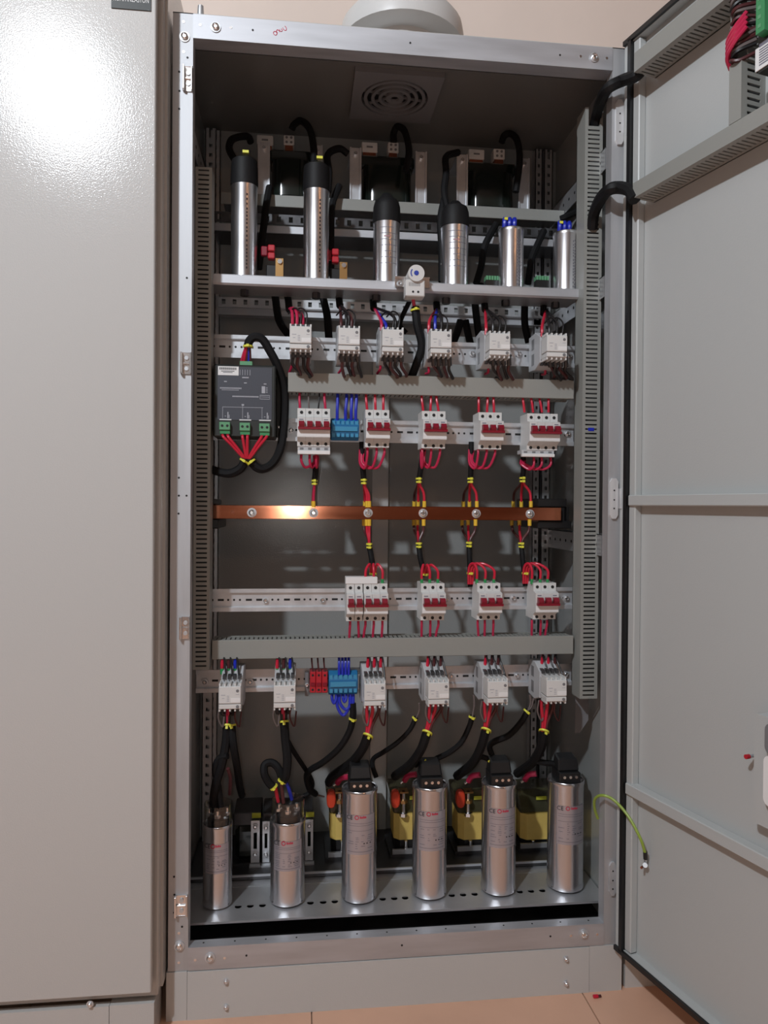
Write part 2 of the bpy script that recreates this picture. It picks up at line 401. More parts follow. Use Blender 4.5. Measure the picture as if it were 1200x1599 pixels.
g.obox(H0, DDIR, DNOR, Z, (.0, DWID - .016), (-.0225, .004), (ZD0 - .001, ZD0 + .009)).obox(H0, DDIR, DNOR, Z, (.0, DWID - .016), (-.0225, .004), (ZD1 - .009, ZD1 + .001))
g.build('gasket', 'gasket', door)
b2 = MB().obox(H0, DDIR, DNOR, Z, (.026, .046), (-.022, -.004), (ZD0 + .012, ZD1 - .012)).obox(H0, DDIR, DNOR, Z, (DWID - .046, DWID - .026), (-.022, -.004), (ZD0 + .012, ZD1 - .012))
b2.build('door_frame', 'paint_inside', door, bevel=.002)
for (xa, ya, yb) in ((990, 773, 790), (990, 1228, 1246)):
    za, zb = PD(xa, yb, 0).z, PD(xa, ya, 0).z
    MB().obox(H0, DDIR, DNOR, Z, (.03, DWID - .03), (-.022, .002), (za, zb)).build('stiffener', 'paint_inside', door, bevel=.002)

# ------------------------------------------------------------------ neighbour cabinets
YL = -.085
XE = P(243, 800, YL).x
lc = thing('electrical_cabinet', (XE - .4, .2, 0), 'closed pale grey cabinet with smooth textured door and black name plate', 'cabinet')
zb0 = P(120, 1566, YL + .02).z
zdo = P(236, 1551, YL).z
ztl = 2.22
bx(XE - .99, XE - .004, YL, YL + .02, zdo, ztl).build('door', 'paint', lc, bevel=.002)
bx(XE - .985, XE - .008, YL + .02, YL + .03, zdo + .01, ztl - .01).build('door_gasket', 'gasket', lc)
bx(XE - .99, XE + .004, YL + .03, DEP - .1, zb0 - .004, ztl).build('body', 'paint', lc, bevel=.003)
bx(XE + .004, XE + .009, YL + .055, DEP - .1, zb0, ztl - .01).build('side_panel', 'paint', lc)
pp = bx(XE - .99, XE - .088, YL + .015, YL + .03, 0, zb0 - .008).build('plinth_panel', 'paint', lc)
bx(XE - .0872, XE - .001, YL + .016, YL + .1, 0, zb0 - .008).build('plinth_corner', 'paint', lc)
bolt(pp, *P(141, 1567.5, YL + .0148), r=.0055)
a, b = P(174, 13, YL - .001), P(236, 17.5, YL - .001)
npz = b.z
plate = bx(a.x, b.x, YL - .0022, YL, npz, npz + .035).build('name_plate', 'module_black', lc)
mb = MB(); add_text(mb, 'KOMPANZASYON', .0150, ((a.x + b.x)/2, YL - .0026, npz + .0185), Vector((.55, 0, 0))); mb.build('lettering', 'print_white', plate)
rc = thing('electrical_cabinet', (W + .5, .2, 0), 'closed grey cabinet whose base shows under the open door', 'cabinet')
bx(W + .012, W + 1.0, .004, DEP, ZB, ZT).build('body', 'paint', rc, bevel=.003)
bx(W + .014, W + .998, -.018, .002, ZB + .004, ZT - .004).build('door', 'paint', rc, bevel=.002)
bx(W + .012, W + 1.0, .004, .02, 0, ZB - .004).build('plinth_panel', 'paint', rc)
# red snippet of wire on the floor
a = P(924, 1553, -.05)
a = CAM + ray(927, 1556)*((.004 - CAM.z)/ray(927, 1556).z); b = CAM + ray(939, 1555)*((.004 - CAM.z)/ray(939, 1555).z)
sn = thing('wire_offcut', ((a.x+b.x)/2, (a.y+b.y)/2, 0), 'tiny red wire offcut lying on the floor by the plinth', 'wire')
MB().tube([a, a*.4 + b*.6], .0038, 8).build('insulation', 'red_wire', sn, True); MB().tube([a*.4 + b*.6, b], .0028, 8).build('dark_end', 'brown_wire', sn, True)

# ------------------------------------------------------------------ roof fan
fx = P(617, 155, .23).x; fy = .235
fan = thing('roof_fan', (fx, fy, ZT), 'square roof fan with round slotted grille and domed hood on top', 'fan')
zf = ZT - .018
mb = MB(); fw = .105; ri = .082
n = 40; vs = []; 
for i in range(n):
    a = 2*math.pi*i/n; c, s_ = math.cos(a), math.sin(a); k = fw/max(abs(c), abs(s_))
    vs += [(fx + ri*c, fy + ri*s_, zf), (fx + k*c, fy + k*s_, zf), (fx + ri*c, fy + ri*s_, zf + .012), (fx + k*c, fy + k*s_, zf + .012)]
fs = []
for i in range(n):
    j = (i+1) % n; A, B = 4*i, 4*j
    fs += [(A, B, B+1, A+1), (A+2, A+3, B+3, B+2), (A, A+2, B+2, B), (A+1, B+1, B+3, A+3)]
mb.add(vs, fs).build('grille_frame', 'plastic_grey', fan)
for r0, r1 in ((.068, .076), (.050, .058), (.032, .040), (.010, .022)):
    MB().lathe([(r0, 0), (r1, 0), (r1, .006), (r0, .006), (r0, 0)], (fx, fy, zf), 40).build('grille_ring', 'plastic_grey', fan)
for i in range(8):
    a = 2*math.pi*i/8 + .2; d = Vector((math.cos(a), math.sin(a), 0)); e = Vector((-d.y, d.x, 0))
    MB().obox(Vector((fx, fy, zf + .006)), d, e, Z, (.02, .083), (-.003, .003), (0, .004)).build('grille_spoke', 'plastic_grey', fan)
MB().lathe([(0, .011), (.08, .011)], (fx, fy, zf), 32).build('fan_shade_disc', 'hole', fan)  # black disc painted in as the shade behind the grille
hx = P(628, 30, fy).x
MB().lathe([(.10, 0), (.10, .10), (.150, .105), (.152, .125), (.148, .150), (.112, .196), (.100, .205), (.0, .210)], (hx, fy, ZT), 40).build('hood', 'plastic_white', fan, True)

# ------------------------------------------------------------------ cable ducts
def v_duct(x0, x1, yf, yb, z0, z1, label, slot_top=None):
    t = thing('cable_duct', ((x0+x1)/2, yb, z0), label, 'cable duct')
    w = x1 - x0
    MB().box(x0, x0 + .002, yf + .002, yb, z0, z1).box(x1 - .002, x1, yf + .002, yb, z0, z1).box(x0, x1, yb - .002, yb, z0, z1).build('channel', 'duct', t)
    mb = MB().box(x0, x0 + w*.17, yf, yf + .002, z0, z1).box(x1 - w*.17, x1, yf, yf + .002, z0, z1)
    z = z0; pitch = .0104
    while z + pitch < z1:
        mb.box(x0 + w*.17, x1 - w*.17, yf, yf + .002, z, z + .0066); z += pitch
    mb.box(x0 + w*.17, x1 - w*.17, yf, yf + .002, z, z1)
    mb.build('slotted_face', 'duct', t)
    bx(x0 + .002, x1 - .002, yf + .012, yf + .014, z0, z1).build('shade_fill', 'duct_shade', t)  # dark slab behind the slots imitating shade, no wires modelled
    return t
VY = .088
a, b = P(303, 650, VY), P(329, 650, VY)
v_duct(a.x, b.x, VY, .14, P(315, 1046, VY).z, P(318, 261, VY).z, 'brownish slotted vertical cable duct along the left front post')
a, b = P(909.5, 700, VY), P(937, 700, VY)
v_duct(a.x, b.x, VY, .14, P(920, 1091, VY).z, P(930, 197, VY).z, 'grey slotted vertical cable duct along the right front post')
# short open upper end of the right duct and its lower backing strip
RDX0, RDX1 = a.x, b.x
rd = bpy.data.objects['cable_duct.001']; oz0, oz1 = P(930, 197, VY).z, P(930, 168, VY).z
MB().prism_z([(RDX0, VY), (RDX0 + .008, VY), (RDX0 + .008, VY + .002), (RDX0 + .002, VY + .002), (RDX0 + .002, .138), (RDX1 - .006, .138), (RDX1 - .006, VY), (RDX1, VY), (RDX1, .14), (RDX0, .14)], oz0, oz1).build('open_duct_end', 'duct', rd)
pz0 = P(920, 1144, .14).z; pz1 = P(920, 1091, VY).z
MB().add([(x_, y_, z_) for y_ in (.14, .142) for x_, z_ in ((RDX0 + .01, pz1), (RDX1, pz1), (RDX1, pz0 + .03), (RDX0 + .022, pz0), (RDX0 + .01, pz0))],
         [(0,1,2,3,4), (9,8,7,6,5), (0,5,6,1), (1,6,7,2), (2,7,8,3), (3,8,9,4), (4,9,5,0)]).build('backing_strip', 'plastic_grey', rd)

def h_duct(x0, x1, yf, yb, z0, z1, label):
    t = thing('cable_duct', ((x0+x1)/2, yb, z0), label, 'cable duct')
    bx(x0, x1, yf, yf + .0025, z0, z1).build('cover', 'duct', t, bevel=.001)
    bx(x0, x1, yb - .002, yb, z0, z1).build('back', 'duct', t)
    for (za, zb) in ((z0 + .0005, z0 + .0025), (z1 - .0025, z1 - .0005)):     # slotted sides as fingers
        mb = MB().box(x0, x1, yf + .003, yf + .012, za, zb).box(x0, x1, yb - .012, yb - .002, za, zb)
        x = x0
        while x < x1 - .008:
            mb.box(x, x + .0072, yf + .012, yb - .012, za, zb); x += .0104
        mb.build('finger_side', 'duct', t)
    bx(x0 + .001, x1 - .001, yf + .01, yb - .004, (z0+z1)/2 - .004, (z0+z1)/2 + .004).build('shade_fill', 'duct_shade', t)
    bx(x0, x0 + .001, yf + .004, yb - .002, z0 + .003, z1 - .003).build('end_cap', 'duct', t)
    bx(x1 - .001, x1, yf + .004, yb - .002, z0 + .003, z1 - .003).build('end_cap', 'duct', t)
    return t
D1Y, D2Y = .115, .115
d1a, d1b = P(450, 611, D1Y), P(897, 590, D1Y)
D1Z0, D1Z1 = P(620, 616, D1Y).z, P(620, 586, D1Y).z
h_duct(d1a.x, d1b.x, D1Y, .173, D1Z0, D1Z1, 'grey horizontal cable duct between upper contactors and upper breakers')
d2a, d2b = P(331, 1015, D2Y), P(896, 1008, D2Y)
D2Z0, D2Z1 = P(620, 1025.5, D2Y).z, P(620, 996.5, D2Y).z
h_duct(d2a.x, d2b.x, D2Y, .173, D2Z0, D2Z1, 'long grey horizontal cable duct below the lower breakers')

# ------------------------------------------------------------------ mounting rails
RY = .167
def rail(x0, x1, zc, label, h=.0265):
    t = thing('mounting_rail', ((x0+x1)/2, RY, zc - h), label, 'mounting rail', 'mounting rails across the cabinet')
    MB().box(x0, x1, RY, RY + .0018, zc + h*.66, zc + h).box(x0, x1, RY + .0018, RY + .009, zc + h*.60, zc + h*.66).box(x0, x1, RY + .007, RY + .009, zc - h*.60, zc + h*.60) \
        .box(x0, x1, RY + .0018, RY + .009, zc - h*.66, zc - h*.60).box(x0, x1, RY, RY + .0018, zc - h, zc - h*.66).build('rail_profile', 'zinc', t)
    mb = MB(); x = x0 + .012; i = 0
    while x < x1 - .02:
        if i % 5 in (0, 1): mb.box(x, x + .014, RY + .0064, RY + .0075, zc - .0024, zc + .0024); x += .024
        else: mb.cyl((x, RY + .0064, zc), (x, RY + .0075, zc), .0026, 8); x += .0135
        i += 1
    mb.build('rail_slots', 'hole', t)
    return t
XA = P(331, 540, RY).x; XB = P(899, 550, RY).x
def rz(px, py0, py1): return (P(px, py0, RY).z + P(px, py1, RY).z)/2
Z_R2 = rz(600, 530, 566); Z_R3 = rz(620, 656.5, 692); Z_R4 = rz(640, 918.5, 952.5); Z_R5 = rz(620, 1042, 1075)
r2 = rail(XA - .02, XB, Z_R2, 'perforated zinc rail carrying the six upper contactors')
r3 = rail(XA - .02, XB, Z_R3, 'perforated zinc rail carrying the upper breakers and black module')
r4 = rail(XA - .02, XB, Z_R4, 'perforated zinc rail carrying the lower row of breakers')
r5 = rail(P(306, 1066, RY).x, XB, Z_R5, 'perforated zinc rail carrying the six lower contactors')
for r_, pts in ((r2, ((738, 552), (811, 553), (890, 556))), (r3, ((887, 677), (455, 672))), (r4, ((415, 938), (504, 937), (698, 936), (802, 934), (885, 934))), (r5, ((320, 1065), (391, 1065), (705, 1056), (808, 1055), (884, 1053)))):
    for (x, y) in pts:
        p = P(x, y, RY + .005); bolt(r_, p.x, RY + .006, p.z, .0065)

# ------------------------------------------------------------------ upper capacitor shelf
SY = .12
la, lb = P(332, 428, SY), P(907, 450, SY)
SZ1 = P(620, 439, SY).z; SZ0 = P(620, 455, SY).z
sh = thing('capacitor_shelf', ((la.x+lb.x)/2, .2, SZ0), 'bright folded steel shelf carrying the upper capacitors', 'shelf')
MB().prism_x([(SY, SZ0 + .004), (SY + .004, SZ0), (SY + .008, SZ0 + .003), (SY + .008, SZ1 - .003), (SY + .006, SZ1), (SY + .001, SZ1), (SY, SZ1 - .002)], la.x - .02, lb.x).build('front_lip', 'galv_rail', sh)
bx(la.x - .02, lb.x, SY + .004, .208, SZ0 + .002, SZ0 + .004).build('shelf_plate', 'galv', sh)
zA, zB = P(600, 487, .42).z, P(600, 473.5, .42).z
def perf_strip(x0, x1, y, z0, z1, pitch, parent, m, name='perforated_flange'):
    h = z1 - z0; mb = MB().box(x0, x1, y, y + .002, z1 - h*.22, z1).box(x0, x1, y, y + .002, z0, z0 + h*.22)
    x = x0
    while x < x1:
        e = min(x + pitch*.32, x1); mb.box(x, e, y, y + .002, z0 + h*.22, z1 - h*.22)
        f0 = x + pitch*.66; f1 = min(f0 + pitch*.34, x1)
        if f0 < x1: mb.box(f0, f1, y, y + .002, z0 + h*.22, z1 - h*.22)
        x += pitch
    return mb.build(name, m, parent)
perf_strip(la.x - .02, lb.x + .01, .42, zA, zB, .0285, sh, 'zinc')
MB().box(la.x - .02, lb.x + .01, .422, .45, zB - .002, zB).box(la.x - .02, lb.x + .01, .422, .45, zA - .002, zA).build('flange_return', 'galv', sh)
MB().box(la.x - .02, lb.x + .01, .43, .432, zA - .022, zA - .002).box(la.x - .02, lb.x + .01, .422, .45, zA - .022, zA - .020).build('rear_channel', 'galv_rail', sh)
for px in (382, 494, 588, 697, 790, 868):    # stud nuts under the plate
    p = P(px, 455, .165); MB().cyl((p.x, .165, SZ0 - .012), (p.x, .165, SZ0 + .002), .010, 6).build('stud_nut', 'steel_dark', sh)

# ------------------------------------------------------------------ upper rear shelf for the reactors
QY = .32
qa, qb = P(345, 312, QY), P(882, 336, QY)
QZ1 = P(640, 315.5, QY).z; QZ0 = P(640, 333.5, QY).z
q = thing('reactor_shelf', ((qa.x+qb.x)/2, .38, QZ0), 'grey rear shelf under the three dark upper reactors', 'shelf')
bx(qa.x, qb.x, QY, QY + .003, QZ0, QZ1).build('front_lip', 'duct', q, bevel=.001)
bx(qa.x, qb.x, QY + .003, .45, QZ1 - .004, QZ1 - .002).build('shelf_plate', 'galv', q)
z1 = P(640, 349, .34).z; z0 = P(640, 357, .34).z
perf_strip(qa.x - .02, qb.x + .04, .34, z0 - .006, z1 + .006, .030, q, 'steel_dark')
bx(qa.x - .02, qb.x + .04, .335, .34, z0 - .030, z0 - .012).build('lower_flange', 'galv_rail', q)
bx(qa.x - .02, qb.x + .04, .342, .44, z0 - .03, z0 - .028).build('lower_plate', 'steel_dark', q)

# ------------------------------------------------------------------ upper reactors
def upper_reactor(px0, px1, base_py, label, tpx):
    y0, y1 = .345, .445
    a, b = P(px0, base_py, y0), P(px1, base_py, y0); zb = QZ1 - .002
    zt = zb + .135; xc = (a.x + b.x)/2; w = (b.x - a.x)
    t = thing('reactor', (xc, (y0+y1)/2, zb), label, 'reactor', 'dark reactors on the rear shelf')
    mb = MB(); n = 28; prof = []
    for i in range(n):
        an = 2*math.pi*i/n; c, s_ = math.cos(an), math.sin(an)
        prof.append((xc + math.copysign(abs(c)**.55, c)*w*.46, (y0+y1)/2 + math.copysign(abs(s_)**.55, s_)*.055))
    mb.prism_z(prof, zb + .012, zt - .03).build('coil', 'coil_dark', t, True)
    bx(xc - w*.5, xc + w*.5, y0 + .012, y1 - .012, zt - .030, zt).build('yoke', 'coil_dark', t, bevel=.004)
    bx(xc - w*.5, xc + w*.5, y0 + .012, y1 - .012, zb, zb + .012).build('yoke', 'steel_dark', t, bevel=.002)
    for s_ in (-1, 1):
        xx = xc + s_*(w*.5 + .014)
        MB().box(xx - .015, xx + .015, y0 - .012, y0 - .009, zb, zt + .004).box(xx - .015, xx - .011, y0 - .016, y0 - .012, zb, zt + .004).box(xx + .011, xx + .015, y0 - .016, y0 - .012, zb, zt + .004).build('bracket', 'zinc', t)
        MB().cyl((xx, y0 - .006, zt - .012), (xx, y0 - .02, zt - .012), .005, 6).build('bracket_bolt', 'zinc_bright', t)
        bx(xx - s_*.0 - .015, xx + .015, y0 - .010, y1, zt - .003, zt + .001).build('bracket_top', 'zinc', t)
    for k_ in range(5):
        xk = xc + (k_ - 2)*w*.2; MB().cyl((xk, y0 + .002, zb), (xk, y0 + .002, zb + .010), .006, 10).build('foot_nut', 'steel_dark', t, True)
    for j, (p0, p1, py0, py1) in enumerate(tpx):
        A, B = P(p0, py1, y0 + .02), P(p1, py0, y0 + .02)
        e = bx(A.x, B.x, y0 + .018, y0 + .05, A.z, B.z).build('terminal', 'plastic_white', t, bevel=.002)
        mb = MB(); cx, cz = (A.x+B.x)/2, (A.z+B.z)/2
        if j == 0: mb.box(cx - .008, cx + .008, y0 + .0165, y0 + .018, cz - .002, cz + .002)
        else:
            for dx in (-1, 1):
                for dz in (-1, 1): mb.cyl((cx + dx*.006, y0 + .0183, cz + dz*.006), (cx + dx*.006, y0 + .0168, cz + dz*.006), .0034, 8)
        mb.build('terminal_mark', 'plastic_grey', e)
        bx(A.x + .004, B.x - .004, y0 + .022, y0 + .046, zt - .002, A.z).build('terminal_leg', 'copper_old', t)
    return t
upper_reactor(421, 486, 305, 'dark glossy reactor behind the two tallest capacitors', ((401, 427, 212, 226), (443, 460, 212, 226)))
upper_reactor(563, 648, 312, 'dark glossy reactor between two bright brackets under the roof fan', ((565, 590, 223, 237), (606, 623, 223, 238)))
upper_reactor(728, 808, 318, 'dark glossy reactor at the right end of the rear shelf', ((732, 757, 234, 248), (771, 789, 233, 248)))

# ------------------------------------------------------------------ capacitors
def can(t, x, y, z0, z1, r, m):
    prof = [(0, 0), (r*.80, 0), (r*1.02, .006), (r*1.03, .011), (r, .016), (r, (z1-z0) - .012), (r*1.035, (z1-z0) - .008), (r*1.035, (z1-z0) - .002), (r*1.0, (z1-z0)), (r*.95, (z1-z0) - .001), (r*.93, (z1-z0) - .006), (0, (z1-z0) - .006)]
    return MB().lathe(prof, (x, y, z0), 40).build('can', m, t, True)
UCY = .166
def upper_cap(px0, px1, ytop, kind, label, sleeve_top=None):
    zt = P((px0+px1)/2, ytop, UCY).z; a, b = P(px0, 420, UCY), P(px1, 420, UCY)
    x = (a.x+b.x)/2; r = (b.x-a.x)/2; z0 = SZ0 + .004
    t = thing('capacitor', (x, UCY, z0), label, 'capacitor', 'capacitors on the upper shelf')
    cn = can(t, x, UCY, z0, zt, r, 'alu_matt'); c = (x, UCY)
    mb = MB(); H = zt - z0
    if kind == 'tall':
        zz = z0 + H*.16
        while zz < z0 + H*.88:
            mb.arc_patch(c, r + .0004, 13, 19, zz, zz + .005, 2); zz += .0075 + .004*random.random()
        mb.build('side_print', 'print_dark', cn)
    elif kind == 'mid':
        for f, a0, a1 in ((.86, -40, 25), (.78, -35, 40), (.70, -35, 42), (.62, -35, 42), (.54, -20, 40), (.46, -30, 40), (.38, -35, 42)):
            mb.arc_patch(c, r + .0004, a0, a1, z0 + H*f, z0 + H*f + .0012, 6)
        mb.build('label_print', 'print_grey', cn)
        mb2 = MB()
        mb2.arc_patch(c, r + .0005, -18, 12, z0 + H*.735, z0 + H*.748, 4); mb2.build('red_mark', 'print_pink', cn)
    else:
        for a0 in (12, 20, 27):
            zz = z0 + H*.12
            while zz < z0 + H*.84:
                mb.arc_patch(c, r + .0004, a0, a0 + 4, zz, zz + .004, 2); zz += .006 + .004*random.random()
        mb.build('side_print', 'print_grey', cn)
    if sleeve_top is not None:
        zs = P((px0+px1)/2, sleeve_top, UCY).z
        hs = zs - zt
        if kind == 'tall': pr = [(r*1.05, -.008), (r*1.06, 0), (r*1.03, hs*.6), (r*.98, hs*.86), (r*.62, hs*.99), (r*.3, hs*1.04), (0, hs*1.04)]
        else: pr = [(r*1.05, -.008), (r*1.06, 0), (r*1.02, hs*.55), (r*.9, hs*.8), (r*.55, hs*.95), (r*.35, hs*1.1), (0, hs*1.1)]
        MB().lathe(pr, (x, UCY, zt), 32).build('rubber_sleeve', 'black_rubber', t, True)
    else:
        MB().lathe([(r*.5, 0), (r*.5, .008), (0, .008)], (x, UCY, zt - .007), 20).build('terminal_base', 'black_plastic', t, True)
        for k_ in (-1, 0, 1):
            xx = x - .006 + k_*.012
            MB().tube([(xx, UCY - .004, zt), (xx, UCY - .006, zt + .018), (xx + .003, UCY + .004, zt + .028)], .0058, 8).build('blue_boot', 'blue_wire', t, True)
        MB().box(x - .02, x - .012, UCY - .012, UCY - .004, zt + .020, zt + .026).build('tie', 'tie', t)
    return t
upper_cap(360.5, 401.5, 287.5, 'tall', 'tallest upper capacitor with black sleeve, leftmost on the shelf', 247)
upper_cap(473.5, 513.5, 295.5, 'tall', 'tall upper capacitor with black sleeve, second on the shelf', 256)
upper_cap(583, 624, 346, 'mid', 'shorter upper capacitor with pointed black sleeve left of the thermostat', 308)
upper_cap(689, 731, 352, 'mid', 'shorter upper capacitor with broad black sleeve right of the thermostat', 319)
upper_cap(779.5, 817, 359.5, 'short', 'short bare-topped capacitor with blue leads, nearer the thermostat')
upper_cap(865, 903, 365, 'short', 'short bare-topped capacitor with blue leads beside the right duct')

LCY = .135
def lower_cap(px0, px1, rim, bot, kind, label):
    yf = LCY - .038
    a, b = P(px0, (rim+bot)/2, LCY), P(px1, (rim+bot)/2, LCY); x = (a.x+b.x)/2; r = (b.x-a.x)/2*.985
    zt = P((px0+px1)/2, rim, LCY - r).z; z0 = TRAYZ
    t = thing('capacitor', (x, LCY, z0), label, 'capacitor', 'capacitors on the lower tray')
    cn = can(t, x, LCY, z0, zt, r, 'alu_can'); c = (x, LCY); H = zt - z0; e = .0004
    zl1, zl0 = z0 + H*.80, z0 + H*.45
    MB().arc_patch(c, r + e, -48, 52, zl0, zl1, 14).build('paper_label', 'can_label', cn, True)
    mb = MB(); e2 = r + .0008
    for f in (.66, .705, .725): mb.arc_patch(c, e2, -44, 46, z0 + H*f, z0 + H*f + .0008, 10)
    for f in (.475,): mb.arc_patch(c, e2, -44, 44, z0 + H*f, z0 + H*f + .0011, 10)
    for f in (.64, .62, .60, .585, .565, .545, .525, .505):
        for (a0, a1) in ((-42, -26), (-16, -8), (2, 12), (22, 40)):
            if random.random() < .7: mb.arc_patch(c, e2, a0 + random.uniform(-2, 2), a1 + random.uniform(-3, 3), z0 + H*f, z0 + H*f + .0011, 3)
    mb.build('label_print', 'print_grey', cn)
    mb = MB()
    for a0 in (9, 19, 31): mb.arc_patch(c, e2, a0, a0 + 4.5, z0 + H*.545, z0 + H*.555, 2)
    ang = math.radians(-37); d = Vector((math.cos(ang), math.sin(ang), 0))
    add_text(mb, 'CE', .0135, (x + (r + .0012)*math.sin(ang), LCY - (r + .0012)*math.cos(ang), z0 + H*.775), d, Z)
    mb.build('ce_mark', 'print_dark', cn)
    mb = MB(); zc = z0 + H*.78
    for i in range(10):          # small ring emblem then a short word
        a0 = 2*math.pi*i/10; a1 = 2*math.pi*(i+1)/10
        q = []
        for (rr, aa) in ((.0034, a0), (.0034, a1), (.0052, a1), (.0052, a0)):
            th = math.radians(-13) + rr*math.cos(aa)/r; q.append((x + (r + .0009)*math.sin(th), LCY - (r + .0009)*math.cos(th), zc + rr*math.sin(aa)))
        mb.add(q, [(0, 1, 2, 3)])
    for i in range(6): mb.arc_patch(c, r + .0009, -3 + i*3.6, -.2 + i*3.6, zc - .0022, zc + (.0020 if i % 3 else .0034), 2)
    mb.build('red_logo', 'print_red', cn)
    zt2 = zt - .006
    if kind == 'block':
        tb = MB().box(x - .026, x + .026, LCY - .030, LCY - .008, zt2, zt2 + .028).build('terminal_block', 'black_plastic', t, bevel=.002)
        MB().add([(x - .026, LCY - .020, zt2 + .028), (x + .026, LCY - .020, zt2 + .028), (x + .026, LCY + .025, zt2 + .028), (x - .026, LCY + .025, zt2 + .028),
                  (x - .023, LCY - .012, zt2 + .056), (x + .023, LCY - .012, zt2 + .056), (x + .022, LCY + .02, zt2 + .062), (x - .022, LCY + .02, zt2 + .062)],
                 [(0,3,2,1), (4,5,6,7), (0,1,5,4), (1,2,6,5), (2,3,7,6), (3,0,4,7)]).build('terminal_cover', 'black_plastic', t, bevel=.003)
        bx(x - .026, x + .026, LCY - .008, LCY + .025, zt2, zt2 + .028).build('terminal_rear', 'black_plastic', t)
        for k_ in (-1, 0, 1):
            MB().cyl((x + k_*.0145, LCY - .030, zt2 + .018), (x + k_*.0145, LCY - .0325, zt2 + .018), .0035, 10).build('terminal_screw', 'zinc_bright', t, True)
    else:
        MB().lathe([(r*.72, 0), (r*.72, .016), (r*.6, .018), (0, .018)], (x, LCY, zt2), 28).build('terminal_base', 'black_plastic', t, True)
        for k_ in (-1, 0, 1):
            yy = LCY - (.012 if k_ == 0 else -.006)
            MB().cyl((x + k_*.020, yy, zt2 + .018), (x + k_*.020, yy, zt2 + .036), .0042, 10).build('terminal_stud', 'zinc_bright', t, True)
            MB().cyl((x + k_*.020, yy, zt2 + .020), (x + k_*.020, yy, zt2 + .026), .0075, 6).build('terminal_nut', 'zinc_bright', t)
        MB().lathe([(r*.93, 0), (r*.95, .05), (r*.93, .050), (r*.91, .0), (r*.93, 0)], (x, LCY, zt2), 32).build('clear_cover', 'clear_plastic', t, True)
    return t
tf = P(600, 1424, .065); TRAYZ = tf.z
lower_caps = [
 (317, 363, 1293, 1432, 'clear', 'lowest-topped lower capacitor in shade by the left post'),
 (422, 476.5, 1288, 1425.5, 'clear', 'lower capacitor with clear terminal cover and red blue leads'),
 (533.5, 588.5, 1238, 1419, 'block', 'lower capacitor with black terminal block, third from the left post'),
 (644, 697.5, 1233, 1412, 'block', 'lower capacitor with black terminal block, fourth from the left post'),
 (752.5, 805, 1229, 1407, 'block', 'lower capacitor with black terminal block, second from the right wall'),
 (856, 910, 1225, 1401, 'block', 'lower capacitor with black terminal block, nearest the right wall')]
for c in lower_caps: lower_cap(*c)

# ------------------------------------------------------------------ lower tray, black beam, dark floor
ty0, ty1 = .062, .205
tr = thing('capacitor_tray', (W/2, (ty0+ty1)/2, TRAYZ - .03), 'galvanised floor tray with punched holes under the lower capacitors', 'tray')
X0, X1 = .006, W - .006
holes = []
for (px, py) in ((372, 1416), (391, 1415.5), (410, 1414.5), (485, 1410), (505, 1408.5), (523, 1407.5), (598, 1404), (616, 1402.6), (633, 1401.7), (706, 1398), (723.5, 1397), (741.5, 1396), (812, 1392), (829.6, 1391), (847, 1390)):
    d = ray(px, py); p = CAM + d*((TRAYZ - CAM.z)/d.z); holes.append(p)
hy = sum(p.y for p in holes)/len(holes); hw = .0075
mb = MB().box(X0, X1, ty0, hy - hw, TRAYZ - .0025, TRAYZ).box(X0, X1, hy + hw, ty1, TRAYZ - .0025, TRAYZ)
x = X0
for p in sorted(holes, key=lambda p: p.x):
    mb.box(x, p.x - hw, hy - hw, hy + hw, TRAYZ - .0025, TRAYZ)
    m_ = 8    # octagon-like corners of each round hole
    for sx in (-1, 1):
        for sy in (-1, 1):
            mb.add([(p.x + sx*hw, hy + sy*hw, TRAYZ), (p.x + sx*hw*.4, hy + sy*hw, TRAYZ), (p.x + sx*hw, hy + sy*hw*.4, TRAYZ)], [(0, 1, 2)])
    x = p.x + hw
mb.box(x, X1, hy - hw, hy + hw, TRAYZ - .0025, TRAYZ)
mb.build('tray_plate', 'galv', tr)
bx(X0, X1, ty0, ty0 + .002, TRAYZ - .005, TRAYZ - .0025).build('front_lip', 'galv_rail', tr)
BZ = P(530, 1360, .235).z; BZB = TRAYZ + .002
bm_ = thing('black_beam', (W/2, .25, BZB), 'dark steel channel across the floor behind the lower capacitors', 'steel beam')
MB().box(X0, X1, .235, .238, BZB, BZ).build('web', 'steel_dark', bm_)
bx(X0, X1, .238, .46, BZ - .003, BZ).build('top_plate', 'steel_dark', bm_)
bx(X0, X1, .2335, .237, BZ - .0035, BZ + .0015).build('lit_edge', 'galv_rail', bm_)  # paler strip imitating light caught on the beam's front edge
bx(X0, X1, .206, .235, TRAYZ - .001, TRAYZ + .001).build('foot', 'galv', bm_)

